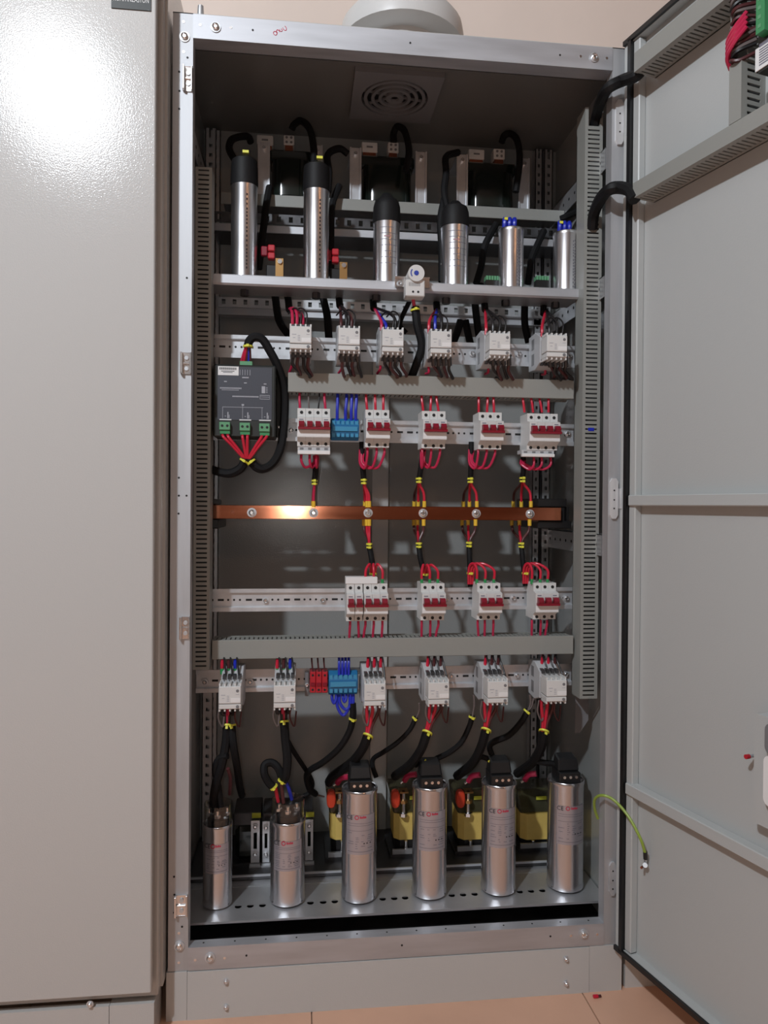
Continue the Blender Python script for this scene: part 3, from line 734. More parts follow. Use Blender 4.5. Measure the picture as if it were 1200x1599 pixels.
# ------------------------------------------------------------------ lower reactors
def lower_reactor(px, label, pad=True):
    """px: left silhouette of coil; things visible left of each capacitor"""
    y0 = .30; a = P(px, 1290, y0)
    zy0, zy1 = P(px, 1312, y0).z, P(px, 1272, y0).z
    w = .104; x0 = a.x; x1 = x0 + w; zb = BZ
    t = thing('reactor', ((x0+x1)/2, y0 + .05, zb), label, 'reactor', 'yellow wound reactors behind the lower capacitors')
    def rounded(x0, x1, ya, yb, c):
        return [(x0 + c, ya), (x1 - c, ya), (x1, ya + c), (x1, yb - c), (x1 - c, yb), (x0 + c, yb), (x0, yb - c), (x0, ya + c)]
    MB().prism_z(rounded(x0, x1, y0, y0 + .10, .014), zy0, zy1).build('yellow_winding', 'coil_yellow', t, True)
    MB().prism_z(rounded(x0 + .004, x1 - .004, y0 + .003, y0 + .097, .012), zb + .010, zy0).build('lower_winding', 'black_plastic', t, True)
    zt = zy1 + .062
    MB().add([(x0 - .002, y0 + .004, zy1), (x1 + .002, y0 + .004, zy1), (x1 + .002, y0 + .096, zy1), (x0 - .002, y0 + .096, zy1),
              (x0 - .012, y0 + .012, zt), (x1 + .012, y0 + .012, zt), (x1 + .012, y0 + .088, zt), (x0 - .012, y0 + .088, zt)],
             [(0,3,2,1), (4,5,6,7), (0,1,5,4), (1,2,6,5), (2,3,7,6), (3,0,4,7)]).build('varnished_core', 'core_olive', t, bevel=.004)
    mb = MB()
    nz = 10
    for i in range(nz):
        z_ = zb + .012 + i*(zy0 - zb - .014)/nz; xx = x0 + .030
        mb.cyl((xx, y0 - .004, z_), (xx, y0 - .004, z_ + .0028), .0046, 10)
    mb.cyl((x0 + .030, y0 - .004, zb + .004), (x0 + .030, y0 - .004, zy0), .0036, 10)
    mb.build('threaded_rod', 'zinc_bright', t, True)
    bx(x0 - .012, x1 + .012, y0 - .012, y0 + .11, zb, zb + .008).build('foot_plate', 'steel_dark', t)
    bx(x0 - .005, x1 + .005, y0 - .010, y0 - .004, zb + .006, zb + .02).build('foot_angle', 'galv', t)
    bx(x0 + .040, x0 + .068, y0 + .0025, y0 + .0045, zt - .026, zt - .017).build('yellow_tag', 'tag_yellow', t)
    if pad:
        p = P(px + 3, 1245, y0 - .005)
        n_ = 14; el = [(p.x - .003 + .0115*math.copysign(abs(math.cos(2*math.pi*i/n_))**.8, math.cos(2*math.pi*i/n_)), p.z + .0225*math.copysign(abs(math.sin(2*math.pi*i/n_))**.75, math.sin(2*math.pi*i/n_))) for i in range(n_)]
        MB().add([(x_, y0 - .022, z_) for x_, z_ in el] + [(x_, y0 - .002, z_) for x_, z_ in el], [tuple(range(n_)), tuple(range(n_, 2*n_))] + [(i, (i+1) % n_, (i+1) % n_ + n_, i + n_) for i in range(n_)]).build('orange_pad', 'orange_pad', t, bevel=.0025)
        MB().cyl((p.x + .018, y0 - .012, p.z - .045), (p.x + .018, y0 - .012, p.z + .018), .0045, 8).build('terminal_stud', 'zinc_bright', t, True)
        MB().cyl((p.x + .018, y0 - .012, p.z - .012), (p.x + .018, y0 - .012, p.z - .004), .010, 6).build('terminal_nut', 'brass', t)
        MB().cyl((p.x + .018, y0 - .012, p.z - .046), (p.x + .018, y0 - .012, p.z - .038), .010, 6).build('terminal_nut', 'zinc_bright', t)
        bx(p.x + .008, p.x + .03, y0 - .018, y0 + .01, p.z + .014, p.z + .018).build('terminal_strip', 'brass', t)
    return t
lower_reactor(516, 'yellow wound reactor left of the third lower capacitor, orange pad lowest')
lower_reactor(616, 'yellow wound reactor between third and fourth lower capacitors')
lower_reactor(717, 'yellow wound reactor between fourth and fifth lower capacitors')
lower_reactor(815, 'yellow wound reactor between the last two lower capacitors, without orange pad', False)
def dark_reactor(px0, px1, label, straps, tagpx):
    y0 = .285; a, b = P(px0, 1330, y0), P(px1, 1330, y0); zt = P(px0, 1283, y0).z
    t = thing('reactor', ((a.x+b.x)/2, y0 + .06, BZ), label, 'reactor', 'black strapped reactors in the lower left corner')
    bx(a.x, b.x, y0 + .012, y0 + .13, BZ + .006, zt - .02).build('winding', 'coil_dark', t, bevel=.012)
    bx(a.x - .004, b.x + .004, y0 + .02, y0 + .12, zt - .02, zt + .012).build('core', 'steel_dark', t, bevel=.002)
    bx(a.x - .006, b.x + .006, y0, y0 + .14, BZ, BZ + .006).build('foot_plate', 'steel_dark', t)
    for (s0, s1) in straps:
        p, q_ = P(s0, 1320, y0), P(s1, 1320, y0)
        st = MB().box(p.x, p.x + (q_.x-p.x)*.3, y0, y0 + .003, BZ + .006, zt).box(q_.x - (q_.x-p.x)*.3, q_.x, y0, y0 + .003, BZ + .006, zt).box(p.x, q_.x, y0 + .0005, y0 + .0035, BZ + .006, BZ + .04).box(p.x, q_.x, y0 + .0005, y0 + .0035, zt - .03, zt) \
            .box(p.x - .003, q_.x + .003, y0 - .014, y0, BZ, BZ + .004).build('strap', 'zinc', t)
        bolt(st, (p.x+q_.x)/2, y0, BZ + .028, .006); bolt(st, (p.x+q_.x)/2, y0, zt - .014, .006)
    p = P((tagpx[0]+tagpx[1])/2, 1276, y0); q0, q1 = P(tagpx[0], 1276, y0), P(tagpx[1], 1276, y0)
    bx(q0.x, q1.x, y0 + .016, y0 + .0195, zt + .0, zt + .012).build('yellow_tag', 'tag_yellow', t)
    return t
dark_reactor(366, 404, 'black reactor with bright slotted strap between the first two lower capacitors', ((392, 405.5),), (393, 407))
dark_reactor(412, 486, 'black reactor with bright straps behind the second lower capacitor', ((410, 421), (477, 489)), (478, 491))

# ------------------------------------------------------------------ circuit breakers
PWID = .0179
def make_breaker(n, name='circuit_breaker'):
    t = thing(name, (0, 0, 0), 'x', 'circuit breaker')
    w = n*PWID
    prof = [(0, -.041), (-.054, -.041), (-.054, -.0305), (-.068, -.0228), (-.074, -.0228), (-.074, .020), (-.068, .022), (-.056, .024), (-.056, .042), (0, .042), (0, .02), (-.006, .018), (-.006, -.018), (0, -.02)]
    first = None
    for i in range(n):
        x0 = -w/2 + i*PWID + .0002
        if first is None:
            first = MB().prism_x(prof, 0, PWID - .0004).build('pole', 'plastic_white', t); o = first
        else:
            o = first.copy(); col.objects.link(o); o.parent = t
        o.location = (x0, 0, 0)
        xc = x0 + PWID/2
        MB().prism_x([(-.074, -.001), (-.087, -.001), (-.089, .004), (-.084, .0115), (-.074, .0115)], xc - .0058, xc + .0058).build('toggle', 'toggle', t)
        for z in (-.0355, .033):
            y = -.0545 if z < 0 else -.0565
            MB().cyl((xc, y + .001, z), (xc, y - .0003, z), .0036, 12).build('screw_hole', 'hole', t)
        if i in (0, n-1): bx(xc - .005, xc + .004, -.0744, -.074, .0145, .0165).build('rating_print', 'print_grey', t)
    bx(-w/2 + .002, w/2 - .0005, -.086, -.074, -.0065, -.001).build('tie_bar', 'toggle', t)
    bx(-w/2 + .001, w/2 - .001, -.0746, -.074, -.0215, -.0072).build('label_strip', 'plastic_sticker', t)
    return t
BR = {n: make_breaker(n) for n in (1, 3, 4)}
used = set(); DS = 1.033
def place(proto, key, loc, label, cat=None, group=None):
    o = proto if key not in used else copy_tree(proto); used.add(key)
    o.location = loc; o.scale = (DS, DS, DS); o['label'] = label
    if group: o['group'] = group
    return o
def breaker(n, px0, px1, zc, label, group):
    a, b = P(px0, 670 if zc > 1 else 940, RY - .058), P(px1, 670 if zc > 1 else 940, RY - .058)
    return place(BR[n], ('b', n), ((a.x+b.x)/2, RY, zc), label, group=group), (a.x+b.x)/2
GU, GL = 'breakers on the upper rail', 'breakers on the lower rail'
ZU = Z_R3; ZLo = Z_R4
breaker(4, 464, 516, ZU, 'four-pole breaker with red toggles between black module and blue terminal', GU)
breaker(3, 570, 609, ZU, 'three-pole breaker just right of the upper blue terminal', GU)
breaker(3, 658, 697, ZU, 'three-pole breaker third along the upper breaker rail', GU)
breaker(3, 747, 784.5, ZU, 'three-pole breaker fourth along the upper breaker rail', GU)
breaker(4, 822, 873, ZU, 'four-pole breaker at the right end of the upper rail', GU)
breaker(1, 540.5, 554, ZLo, 'single-pole breaker at the far left of the lower breaker rail', GL)
breaker(1, 553.5, 567, ZLo, 'single-pole breaker, second from left on the lower breaker rail', GL)
breaker(3, 567, 606, ZLo, 'three-pole breaker joined to the two single-pole breakers', GL)
breaker(3, 657, 695, ZLo, 'lower three-pole breaker standing alone left of the middle pair', GL)
breaker(3, 744.5, 782.5, ZLo, 'lower three-pole breaker, second from the right duct', GL)
breaker(3, 832, 870, ZLo, 'lower three-pole breaker nearest the right duct', GL)
def shroud(px0, px1, py0, py1, Y, label):
    a, b = P(px0, py1, Y), P(px1, py0, Y)
    t = thing('terminal_shroud', ((a.x+b.x)/2, Y, a.z), label, 'terminal cover')
    zm = a.z + (b.z - a.z)*.45
    bx(a.x, b.x, Y, Y + .012, a.z, zm).build('front_strip', 'plastic_sticker', t, bevel=.0008)
    bx(a.x, b.x, Y + .006, Y + .04, zm, b.z).build('body', 'plastic_pale', t)
    mb = MB(); n = int((b.x - a.x)/PWID + .5)
    for i in range(n):
        x = a.x + (i + .5)*(b.x - a.x)/n; mb.box(x - .004, x + .004, Y + .0055, Y + .006, zm + .002, b.z - .003)
    mb.build('slots', 'plastic_grey', t)
    return t
shroud(465, 516, 697, 709, RY - .060, 'white terminal cover under the upper left breaker')
shroud(816, 867, 703, 713, RY - .060, 'white terminal cover under the upper right breaker')
a, b = P(540, 912, RY - .060), P(590, 901, RY - .060)
ts = thing('terminal_shroud', ((a.x+b.x)/2, RY - .05, a.z), 'white terminal cover on top of the joined lower breakers', 'terminal cover')
bx(a.x, b.x, RY - .060, RY - .03, a.z, b.z).build('body', 'plastic_sticker', ts, bevel=.001)

# ------------------------------------------------------------------ contactors
CF = -.130           # front plane relative to the rail
def make_contactor(dz):
    t = thing('contactor', (0, 0, 0), 'x', 'contactor')
    w = .0455; h = .0235
    MB().prism_x([(0, -.040), (-.045, -.043), (-.078, -.030 + dz*.5), (-.082, -.030 + dz*.5), (-.082, .030 + dz*.5), (-.078, .030 + dz*.5), (-.045, .043), (0, .040)], -w/2, w/2).build('base', 'plastic_pale', t, bevel=.001)
    bx(-w/2 + .0012, w/2 - .0012, -.092, -.082, -h + dz + .002, h + dz - .002).build('neck', 'plastic_pale', t)
    bx(-w/2, w/2, CF, -.090, -h*.52 + dz, h + dz).build('front_block', 'plastic_white', t, bevel=.0012)
    bx(-w/2, w/2, CF + .001, -.090, -h + dz, -h*.58 + dz).build('lower_front', 'plastic_white', t, bevel=.0010)
    bx(-w/2 + .001, w/2 - .001, CF + .004, -.092, -h*.58 + dz, -h*.52 + dz).build('joint_line', 'plastic_grey', t)
    for s_ in (-1, 1):
        mb = MB()
        for i in range(5):
            x = -w/2 + .0016 + i*(w - .0032)/4
            z0 = dz + s_*h; z1 = dz + s_*(h + .0055)
            mb.box(x - .0016, x + .0016, CF + .004, -.094, min(z0, z1), max(z0, z1))
        mb.build('barrier_comb', 'plastic_white', t)
        mb = MB()
        for i in range(4):
            x = -w/2 + .0016 + (i + .5)*(w - .0032)/4
            mb.box(x - .0034, x + .0034, -.088, -.070, dz*.5 + s_*.031 - .004, dz*.5 + s_*.031 + .004)
        mb.build('terminal_clamps', 'steel_dark', t)
    bx(.002, w/2 - .001, CF - .0006, CF, -.0095 + dz, -.0005 + dz).build('label_window', 'plastic_sticker', t)
    mb = MB()
    for z in (.004, .0005, -.003, -.0065): mb.box(-.006, -.001, CF - .0004, CF, z + dz - .0006, z + dz + .0006)
    mb.box(-.018, -.009, CF - .0004, CF, .0055 + dz, .0068 + dz); mb.box(-.016, -.011, CF - .0004, CF, -.001 + dz, .0 + dz)
    mb.box(.012, .019, CF - .0004, CF, .0065 + dz, .0074 + dz)
    mb.build('fine_print', 'print_pale', t)
    for z in (.0145, -.0185):
        MB().cyl((.0158, CF + .002, z + dz), (.0158, CF - .0006, z + dz), .0032, 12).build('screw', 'plastic_grey', t)
    bx(-w/2 - .0004, -w/2, -.040, -.022, .006, .030).build('side_recess', 'plastic_grey', t)
    bx(-w/2 - .0004, -w/2, -.040, -.022, -.030, -.004).build('side_recess', 'plastic_grey', t)
    return t
ups = [(453, 486.5, 508, 542), (530, 561.5, 510.5, 549), (597.5, 631, 513, 549), (673, 706, 518, 555), (766, 797, 520, 554.5), (855, 886.6, 523, 557)]
los = [(342, 376, 1073, 1105), (428, 461.5, 1072, 1104), (569.5, 602.5, 1071, 1103), (669, 702.5, 1067, 1098.5), (762, 794.5, 1064, 1097), (853.5, 886.5, 1062.5, 1095.5)]
YF = RY + CF*DS
def centre(q): return P((q[0]+q[1])/2, (q[2]+q[3])/2, YF)
dzu = (sum(centre(q).z for q in ups)/6 - Z_R2)/DS; dzl = (sum(centre(q).z for q in los)/6 - Z_R5)/DS
CU, CL = make_contactor(dzu), make_contactor(dzl)
ulab = ['white contactor with plain grey lines nearest the black module, upper row', 'white contactor second in the upper row, above the blue terminal',
        'white contactor third in the upper row, left of the hanging black cable', 'white contactor fourth in the upper row, right of the hanging black cable',
        'white contactor second from the right in the upper row', 'white contactor at the right end of the upper row']
llab = ['white contactor at the left end of the lower row', 'white contactor second in the lower row, left of red terminals', 'white contactor beside the lower blue terminal',
        'white contactor fourth in the lower row', 'white contactor fifth in the lower row', 'white contactor at the right end of the lower row']
UC, LC = [], []
for q, l in zip(ups, ulab):
    c = centre(q); UC.append(c.x); place(CU, 'cu', (c.x, RY, Z_R2), l, group='contactors of the upper row')
for q, l in zip(los, llab):
    c = centre(q); LC.append(c.x); place(CL, 'cl', (c.x, RY, Z_R5), l, group='contactors of the lower row')

# ------------------------------------------------------------------ terminals
def blue_terminal(px0, px1, py0, py1, label):
    Y = RY - .045; a, b = P(px0, py1, Y), P(px1, py0, Y); h = b.z - a.z; w = b.x - a.x
    t = thing('distribution_terminal', ((a.x+b.x)/2, RY, a.z), label, 'terminal block')
    MB().prism_x([(RY, a.z + h*.1), (Y + .012, a.z), (Y, a.z + h*.2), (Y - .004, a.z + h*.34), (Y - .004, b.z - h*.34), (Y, b.z - h*.2), (Y + .012, b.z), (RY, b.z - h*.1)], a.x, b.x).build('body', 'terminal_blue', t, bevel=.001)
    bx(a.x + w*.06, b.x - w*.06, Y - .007, Y - .004, a.z + h*.40, b.z - h*.40).build('clear_flap', 'terminal_blue_pale', t)
    for i in range(6):
        x = a.x + (i + .5)*w/6
        bx(x - w*.055, x + w*.055, Y - .003, Y + .004, b.z - h*.30, b.z - h*.14).build('clamp', 'terminal_blue_pale', t)
        bx(x - w*.055, x + w*.055, Y - .003, Y + .004, a.z + h*.14, a.z + h*.30).build('clamp', 'terminal_blue_pale', t)
    bx(b.x, b.x + .005, RY - .03, RY, a.z + h*.2, b.z - h*.2).build('end_plate', 'plastic_white', t)
    return t
blue_terminal(517.5, 561, 653, 687, 'blue distribution terminal between the first two upper breakers')
blue_terminal(513.5, 559, 1048, 1087, 'blue distribution terminal beside red terminals on the lowest rail')
for i in range(3):
    Y = RY - .04; a, b = P(484 + i*9.4, 1082, Y), P(484 + (i+1)*9.4, 1049, Y)
    t = thing('red_terminal', ((a.x+b.x)/2, RY, a.z), ['red feed-through terminal on the lowest rail, leftmost of three', 'red feed-through terminal on the lowest rail, middle of three', 'red feed-through terminal next to the lower blue terminal'][i], 'terminal block', 'red terminals on the lowest rail')
    zc = (a.z + b.z)/2
    bx(a.x + .0003, b.x - .0003, Y, RY, a.z, b.z).build('body', 'terminal_red', t, bevel=.001)
    bx(a.x + .002, b.x - .002, Y - .003, Y, zc - .008, zc - .001).build('marker', 'toggle', t)
    MB().cyl(((a.x+b.x)/2, Y + .001, b.z - .008), ((a.x+b.x)/2, Y - .0006, b.z - .008), .0028, 8).build('clamp_screw', 'hole', t)
    MB().cyl(((a.x+b.x)/2, Y + .001, a.z + .007), ((a.x+b.x)/2, Y - .0006, a.z + .007), .0028, 8).build('clamp_screw', 'hole', t)
a, b = P(476.5, 1087, RY - .02), P(482.5, 1051, RY - .02)
es = thing('end_stop', ((a.x+b.x)/2, RY, a.z), 'grey end stop bracket left of the red terminals', 'end stop')
bx(a.x, b.x, RY - .022, RY, a.z, b.z).build('bracket', 'plastic_grey', es, bevel=.001); bolt(es, (a.x+b.x)/2, RY - .022, (a.z+b.z)/2, .0035)

# ------------------------------------------------------------------ black measuring module
MY = .097
a, b = P(333, 682, MY), P(431, 571, MY); mw, mh = b.x - a.x, b.z - a.z
md = thing('power_module', ((a.x+b.x)/2, RY, a.z), 'black power monitoring module with green plugs and slate label', 'module')
bx(a.x, b.x, MY, RY, a.z, b.z).build('housing', 'module_black', md, bevel=.003)
fx0, fz0 = a.x, b.z
def mu(u, v): return fx0 + (u - 60)/850*mw, fz0 - (v - 80)/930*mh          # panel coordinates read off the photo
def mbox(u0, u1, v0, v1, y0, y1): (x0, z1_), (x1, z0_) = mu(u0, v0), mu(u1, v1); return bx(x0, x1, y0, y1, z0_, z1_)
pn = mbox(118, 858, 112, 790, MY - .0012, MY).build('front_label', 'module_panel', md)
st = mbox(122, 402, 108, 222, MY - .002, MY - .0012).build('white_sticker', 'plastic_sticker', md)
mb = MB()
for i in range(26):
    (x0, z1_), (x1, z0_) = mu(142 + i*9, 122), mu(142 + i*9 + (4 if i % 3 else 7), 152); mb.box(x0, x1, MY - .0023, MY - .002, z0_, z1_)
for (u0, u1, v0, v1) in ((165, 345, 166, 174), (190, 320, 184, 190)):
    (x0, z1_), (x1, z0_) = mu(u0, v0), mu(u1, v1); mb.box(x0, x1, MY - .0023, MY - .002, z0_, z1_)
mb.build('barcode', 'print_dark', st)
mb = MB()
def line(u0, u1, v0, v1):
    (x0, z1_), (x1, z0_) = mu(u0, v0), mu(u1, v1); mb.box(x0, x1, MY - .0016, MY - .0012, z0_, z1_)
for k_ in range(5): line(418 + k_*34, 424 + k_*34, 145, 215)
line(450, 540, 238, 252)
for (u, v) in ((205, 295), (475, 308), (745, 315)): line(u, u + 38, v, v + 12)
for k_ in range(16): line(150 + k_*18.5, 150 + k_*18.5 + 13, 376, 394)
for k_ in range(12): line(175 + k_*19.5, 175 + k_*19.5 + 14, 404, 413)
for k_ in range(18): line(320 + k_*20, 320 + k_*20 + 15, 480, 497)
line(718, 765, 352, 440); line(775, 800, 365, 372); line(775, 800, 385, 392); line(775, 800, 405, 412); line(775, 800, 425, 432)
line(692, 830, 464, 470); line(692, 830, 486, 491); line(692, 830, 512, 518); line(692, 696, 464, 518); line(826, 830, 464, 518)
line(185, 740, 624, 629); line(445, 478, 585, 606); line(456, 461, 606, 624)
for u in (185, 456, 722):
    line(u, u + 5, 629, 770); line(u + 30, u + 50, 740, 747); line(u + 68, u + 82, 690, 770); line(u + 88, u + 96, 725, 770)
mb.build('diagram_print', 'print_pale', pn)
mb = MB()
for u in (145, 415, 685): line(u, u + 162, 781, 796)
mb.build('white_bars', 'print_white', pn)
PLUGX = []
for (u0, u1, v0, v1) in ((150, 295, 825, 925), (424, 566, 830, 932), (690, 834, 835, 938)):
    g_ = mbox(u0, u1, v0, v1, MY - .012, MY).build('green_plug', 'connector_green', md, bevel=.0008)
    mbox(u0 + 8, u1 - 4, v1, v1 + 48, MY - .008, MY).build('green_plug_base', 'terminal_green', md)
    for f in (.27, .75):
        x_, z_ = mu(u0 + (u1-u0)*f, (v0+v1)/2 - 2); PLUGX.append(x_)
        MB().cyl((x_, MY - .0115, z_), (x_, MY - .0126, z_), .0030, 10).build('plug_screw', 'hole', g_)
mbox(412, 585, 26, 90, MY + .006, MY + .03).build('top_plug', 'connector_green', md, bevel=.0008)
fa, fb = P(433.5, 683, .147), P(449.5, 588, .147)
fz = MB().box(b.x, fb.x, .150, .155, fa.z, fb.z).build('mounting_flange', 'module_black', md, bevel=.001)
for (px, py, rw, rh) in ((443, 601, .0022, .0045), (444, 605, .0022, .002), (444, 666, .003, .003), (445, 674, .003, .003), (436, 667, .002, .002)):
    p = P(px, py, .150); bx(p.x - rw, p.x + rw, .1495, .150, p.z - rh, p.z + rh).build('flange_slot', 'zinc_bright', fz)

# ------------------------------------------------------------------ busbars
BY = .180
ba, bb = P(331, 800, BY), P(877, 802, BY); BYW = BY - .052; BZ0, BZ1 = P(600, 811.5, BY).z, P(600, 790.5, BY).z; bzc = (BZ0+BZ1)/2
blab = ['bright copper busbar across the middle of the cabinet, front of three', 'dull copper busbar hidden directly behind the bright one', 'rearmost dull copper busbar of the three']
for i in range(3):
    y = BY + i*.055
    t = thing('busbar', ((ba.x+bb.x)/2, y, BZ0), blab[i], 'busbar', 'copper busbars')
    bx(ba.x, bb.x + (0, .012, .02)[i], y, y + .006, BZ0, BZ1).build('bar', 'copper' if i == 0 else 'copper_old', t, bevel=.0008)
    if i == 0:
        for px, py in ((393.5, 800), (490, 800.5), (575, 801), (661, 801), (744, 801), (828, 801)):
            p = P(px, py, BY); bolt(t, p.x, BY, bzc - .001 if px < 500 else bzc, .0088)
        p = P(363, 800, BY); dots(t, [(p.x, BY, bzc)], .004, 'copper_old', 'bar_hole')
for (px0, px1, lab) in ((836, 888, 'black busbar support at the right end of the busbars'), (322, 343, 'black busbar support at the left end of the busbars')):
    a, b = P(px0, 825, BY + .03), P(px1, 779, BY + .03)
    t = thing('busbar_support', ((a.x+b.x)/2, BY + .1, a.z), lab, 'insulator')
    zm0, zm1 = BZ0 - .001, BZ1 + .001
    x0, x1 = (a.x, b.x)
    bx(x0, x1 - .012, BY + .008, BY + .19, zm1, b.z).build('upper_jaw', 'black_plastic', t, bevel=.002)
    bx(x0, x1, BY + .008, BY + .19, a.z, zm0).build('lower_jaw', 'black_plastic', t, bevel=.002)
    if px0 > 600: bx(bb.x + .022, x1 - .012, BY + .008, BY + .19, zm0, zm1).build('core_block', 'black_plastic', t)
    for k_ in range(2):
        bx(x0 + .004, x1 - .016, BY + .012 + k_*.055, BY + .048 + k_*.055, zm0, zm1).build('spacer', 'black_plastic', t)

# ------------------------------------------------------------------ thermostat on the shelf lip
TY = .072
a, b = P(634, 462, TY), P(664, 437, TY); kn = P(650, 427.5, TY)
th = thing('thermostat', ((a.x+b.x)/2, SY, a.z), 'small white thermostat with blue dotted dial on the shelf edge', 'thermostat')
bx(a.x, b.x, TY, SY - .012, a.z, b.z).build('body', 'plastic_white', th, bevel=.002)
MB().cyl((kn.x, SY - .014, kn.z), (kn.x, TY - .006, kn.z), .0185, 24).build('dial', 'plastic_white', th, True)
MB().cyl((kn.x + .0, TY - .006, kn.z), (kn.x, TY - .0068, kn.z), .0055, 16).build('dial_dot', 'knob_blue', th)
mb = MB()
for i in range(5):
    a0 = math.radians(140 + i*16); a1 = math.radians(140 + (i+1)*16)
    mb.add([(kn.x + r_*math.cos(t_), TY - .0065, kn.z + r_*math.sin(t_)) for r_, t_ in ((.011, a0), (.011, a1), (.0135, a1), (.0135, a0))], [(0, 1, 2, 3)])
mb.build('dial_scale', 'knob_blue', th)
for i in range(8):
    x = a.x + .007 + i*.0034; bx(x, x + .0013, TY - .0005, TY, b.z - .015, b.z - .007).build('vent_slot', 'plastic_grey', th)
for x in ((a.x*.62 + b.x*.38), (a.x*.35 + b.x*.65)): MB().cyl((x, TY + .001, a.z + .010), (x, TY - .0005, a.z + .010), .0026, 10).build('terminal_hole', 'hole', th)
ra, rb = P(617, 450, SY - .012), P(671, 433, SY - .012)
rr_ = thing('rail_piece', ((ra.x+rb.x)/2, SY - .01, ra.z), 'short bright rail piece holding the thermostat', 'mounting rail')
MB().box(ra.x, rb.x, SY - .012, SY - .010, ra.z + .004, rb.z - .004).box(ra.x, rb.x, SY - .018, SY - .010, rb.z - .004, rb.z - .002).box(ra.x, rb.x, SY - .018, SY - .010, ra.z + .002, ra.z + .004).box(ra.x, rb.x, SY - .01, SY, ra.z + .008, rb.z - .008).build('profile', 'zinc_bright', rr_)
p = P(624, 443, SY - .012); bolt(rr_, p.x, SY - .012, p.z, .005)

# ------------------------------------------------------------------ small terminals behind the upper capacitors
def red_post(px, py, label):
    Y = .176; p = P(px, py, Y); z0 = SZ0 + .004
    t = thing('terminal_post', (p.x, Y, z0), label, 'terminal', 'red and brass terminals behind the upper capacitors')
    bx(p.x - .012, p.x + .012, Y, Y + .03, z0, p.z - .024).build('insulator', 'black_plastic', t, bevel=.002)
    for dz in (-.012, .006): bx(p.x - .008, p.x + .008, Y - .006, Y + .012, p.z + dz, p.z + dz + .015).build('red_cap', 'terminal_red', t, bevel=.002)
    bx(p.x - .024, p.x - .009, Y + .0, Y + .012, p.z - .004, p.z + .019).build('red_cap', 'toggle', t, bevel=.002)
    bx(p.x + .010, p.x + .028, Y - .004, Y, z0, p.z - .010).build('brass_angle', 'brass', t)
    bx(p.x + .004, p.x + .034, Y - .014, Y - .004, z0, z0 + .024).build('copper_foot', 'copper_old', t, bevel=.001)
    MB().cyl((p.x + .020, Y - .004, p.z - .018), (p.x + .020, Y - .008, p.z - .018), .0055, 10).build('bolt', 'zinc_bright', t, True)
red_post(424, 397, 'red capped brass terminal right of the tallest upper capacitor')
red_post(524, 403, 'red capped brass terminal right of the second upper capacitor')
for i, px in enumerate((768, 846)):
    p = P(px, 436, .19); t = thing('terminal_strip', (p.x, .19, SZ0 + .004), ['low pale green terminal strip left of the first short capacitor', 'low pale green terminal strip left of the last upper capacitor'][i], 'terminal block')
    bx(p.x - .016, p.x + .016, .18, .20, SZ0 + .004, p.z - .005).build('base', 'black_plastic', t); 
    for k_ in range(5): bx(p.x - .016 + k_*.0066, p.x - .011 + k_*.0066, .179, .20, p.z - .005, p.z + .005).build('clamp', 'connector_green', t)

# ------------------------------------------------------------------ wiring
def W3(p):
    if isinstance(p, Vector): return p
    k_ = min(1, max(0, (1205 - p[1])/70)); y = p[2]
    return P(p[0], p[1], y + k_*(.052 if y <= .2 else .052*max(0, (.31 - y)/.11)))
def harness(name, label, parts, cat='cable', group=None):
    """parts: (part_name, material, radius, [(px,py,Y)...]) or ('tie', (px,py,Y), (dx,dy) direction px, r)"""
    pts = [W3(q) for p in parts if p[0] != 'tie' for q in p[3]]
    base = min(pts, key=lambda v: v.z)
    t = thing(name, base, label, cat, group)
    for p in parts:
        if p[0] == 'tie':
            c = W3(p[1]); d = (W3((p[1][0] + p[2][0], p[1][1] + p[2][1], p[1][2])) - c)
            MB().ring(c, d, p[3], .0042, 12).build('cable_tie', 'tie', t, True)
            e = d.normalized().cross(Vector((0, 1, 0))); MB().obox(c + Vector((0, -p[3], 0)), e, Vector((0, 1, 0)), d.normalized(), (-.003, .003), (-.004, .001), (-.0028, .0028)).build('tie_head', 'tie', t)
        else:
            MB().tube([W3(q) for q in p[3]], p[2], 8).build(p[0], p[1], t, True)
    return t
def wire(label, m, r, pts, group=None): return harness('wire', label, [('insulation', m, r, pts)], 'wire', group)

# feeder wires: duct to upper breakers
names_u = ['first upper breaker', 'second upper breaker', 'third upper breaker', 'fourth upper breaker', 'last upper breaker']
feed_u = [[(468, 469, 'pink_wire'), (482, 483, 'grey_wire'), (499, 497, 'black_wire'), (507, 509, 'pink_wire')], [(572, 574, 'red_wire'), (586, 587, 'red_wire'), (599, 599, 'red_wire')],
          [(659, 661.5, 'red_wire'), (673.5, 672.5, 'red_wire'), (682, 685.5, 'red_wire')], [(748, 748, 'red_wire'), (762, 761, 'red_wire'), (771, 772, 'red_wire')],
          [(817, 819.5, 'red_wire'), (830, 833, 'red_wire'), (843, 847, 'red_wire'), (857, 857, 'red_wire')]]
cn = {'pink_wire': 'red', 'red_wire': 'red', 'grey_wire': 'thin grey', 'black_wire': 'thin black'}
for n, fs in zip(names_u, feed_u):
    for i, (xa, xb, m) in enumerate(fs):
        pos = 'left' if i == 0 else 'right' if i == len(fs) - 1 else 'middle' if len(fs) == 3 else ['', 'second', 'third'][i]
        wire(f'{pos} {cn[m]} wire dropping from the duct into the {n}', m, .0030 if m in ('red_wire', 'pink_wire') else .0018, [(xa, 606, .085), (xa, 622, .075), ((xa+xb)/2, 632, .072), (xb, 644, .074)], 'wires between duct and upper breakers')
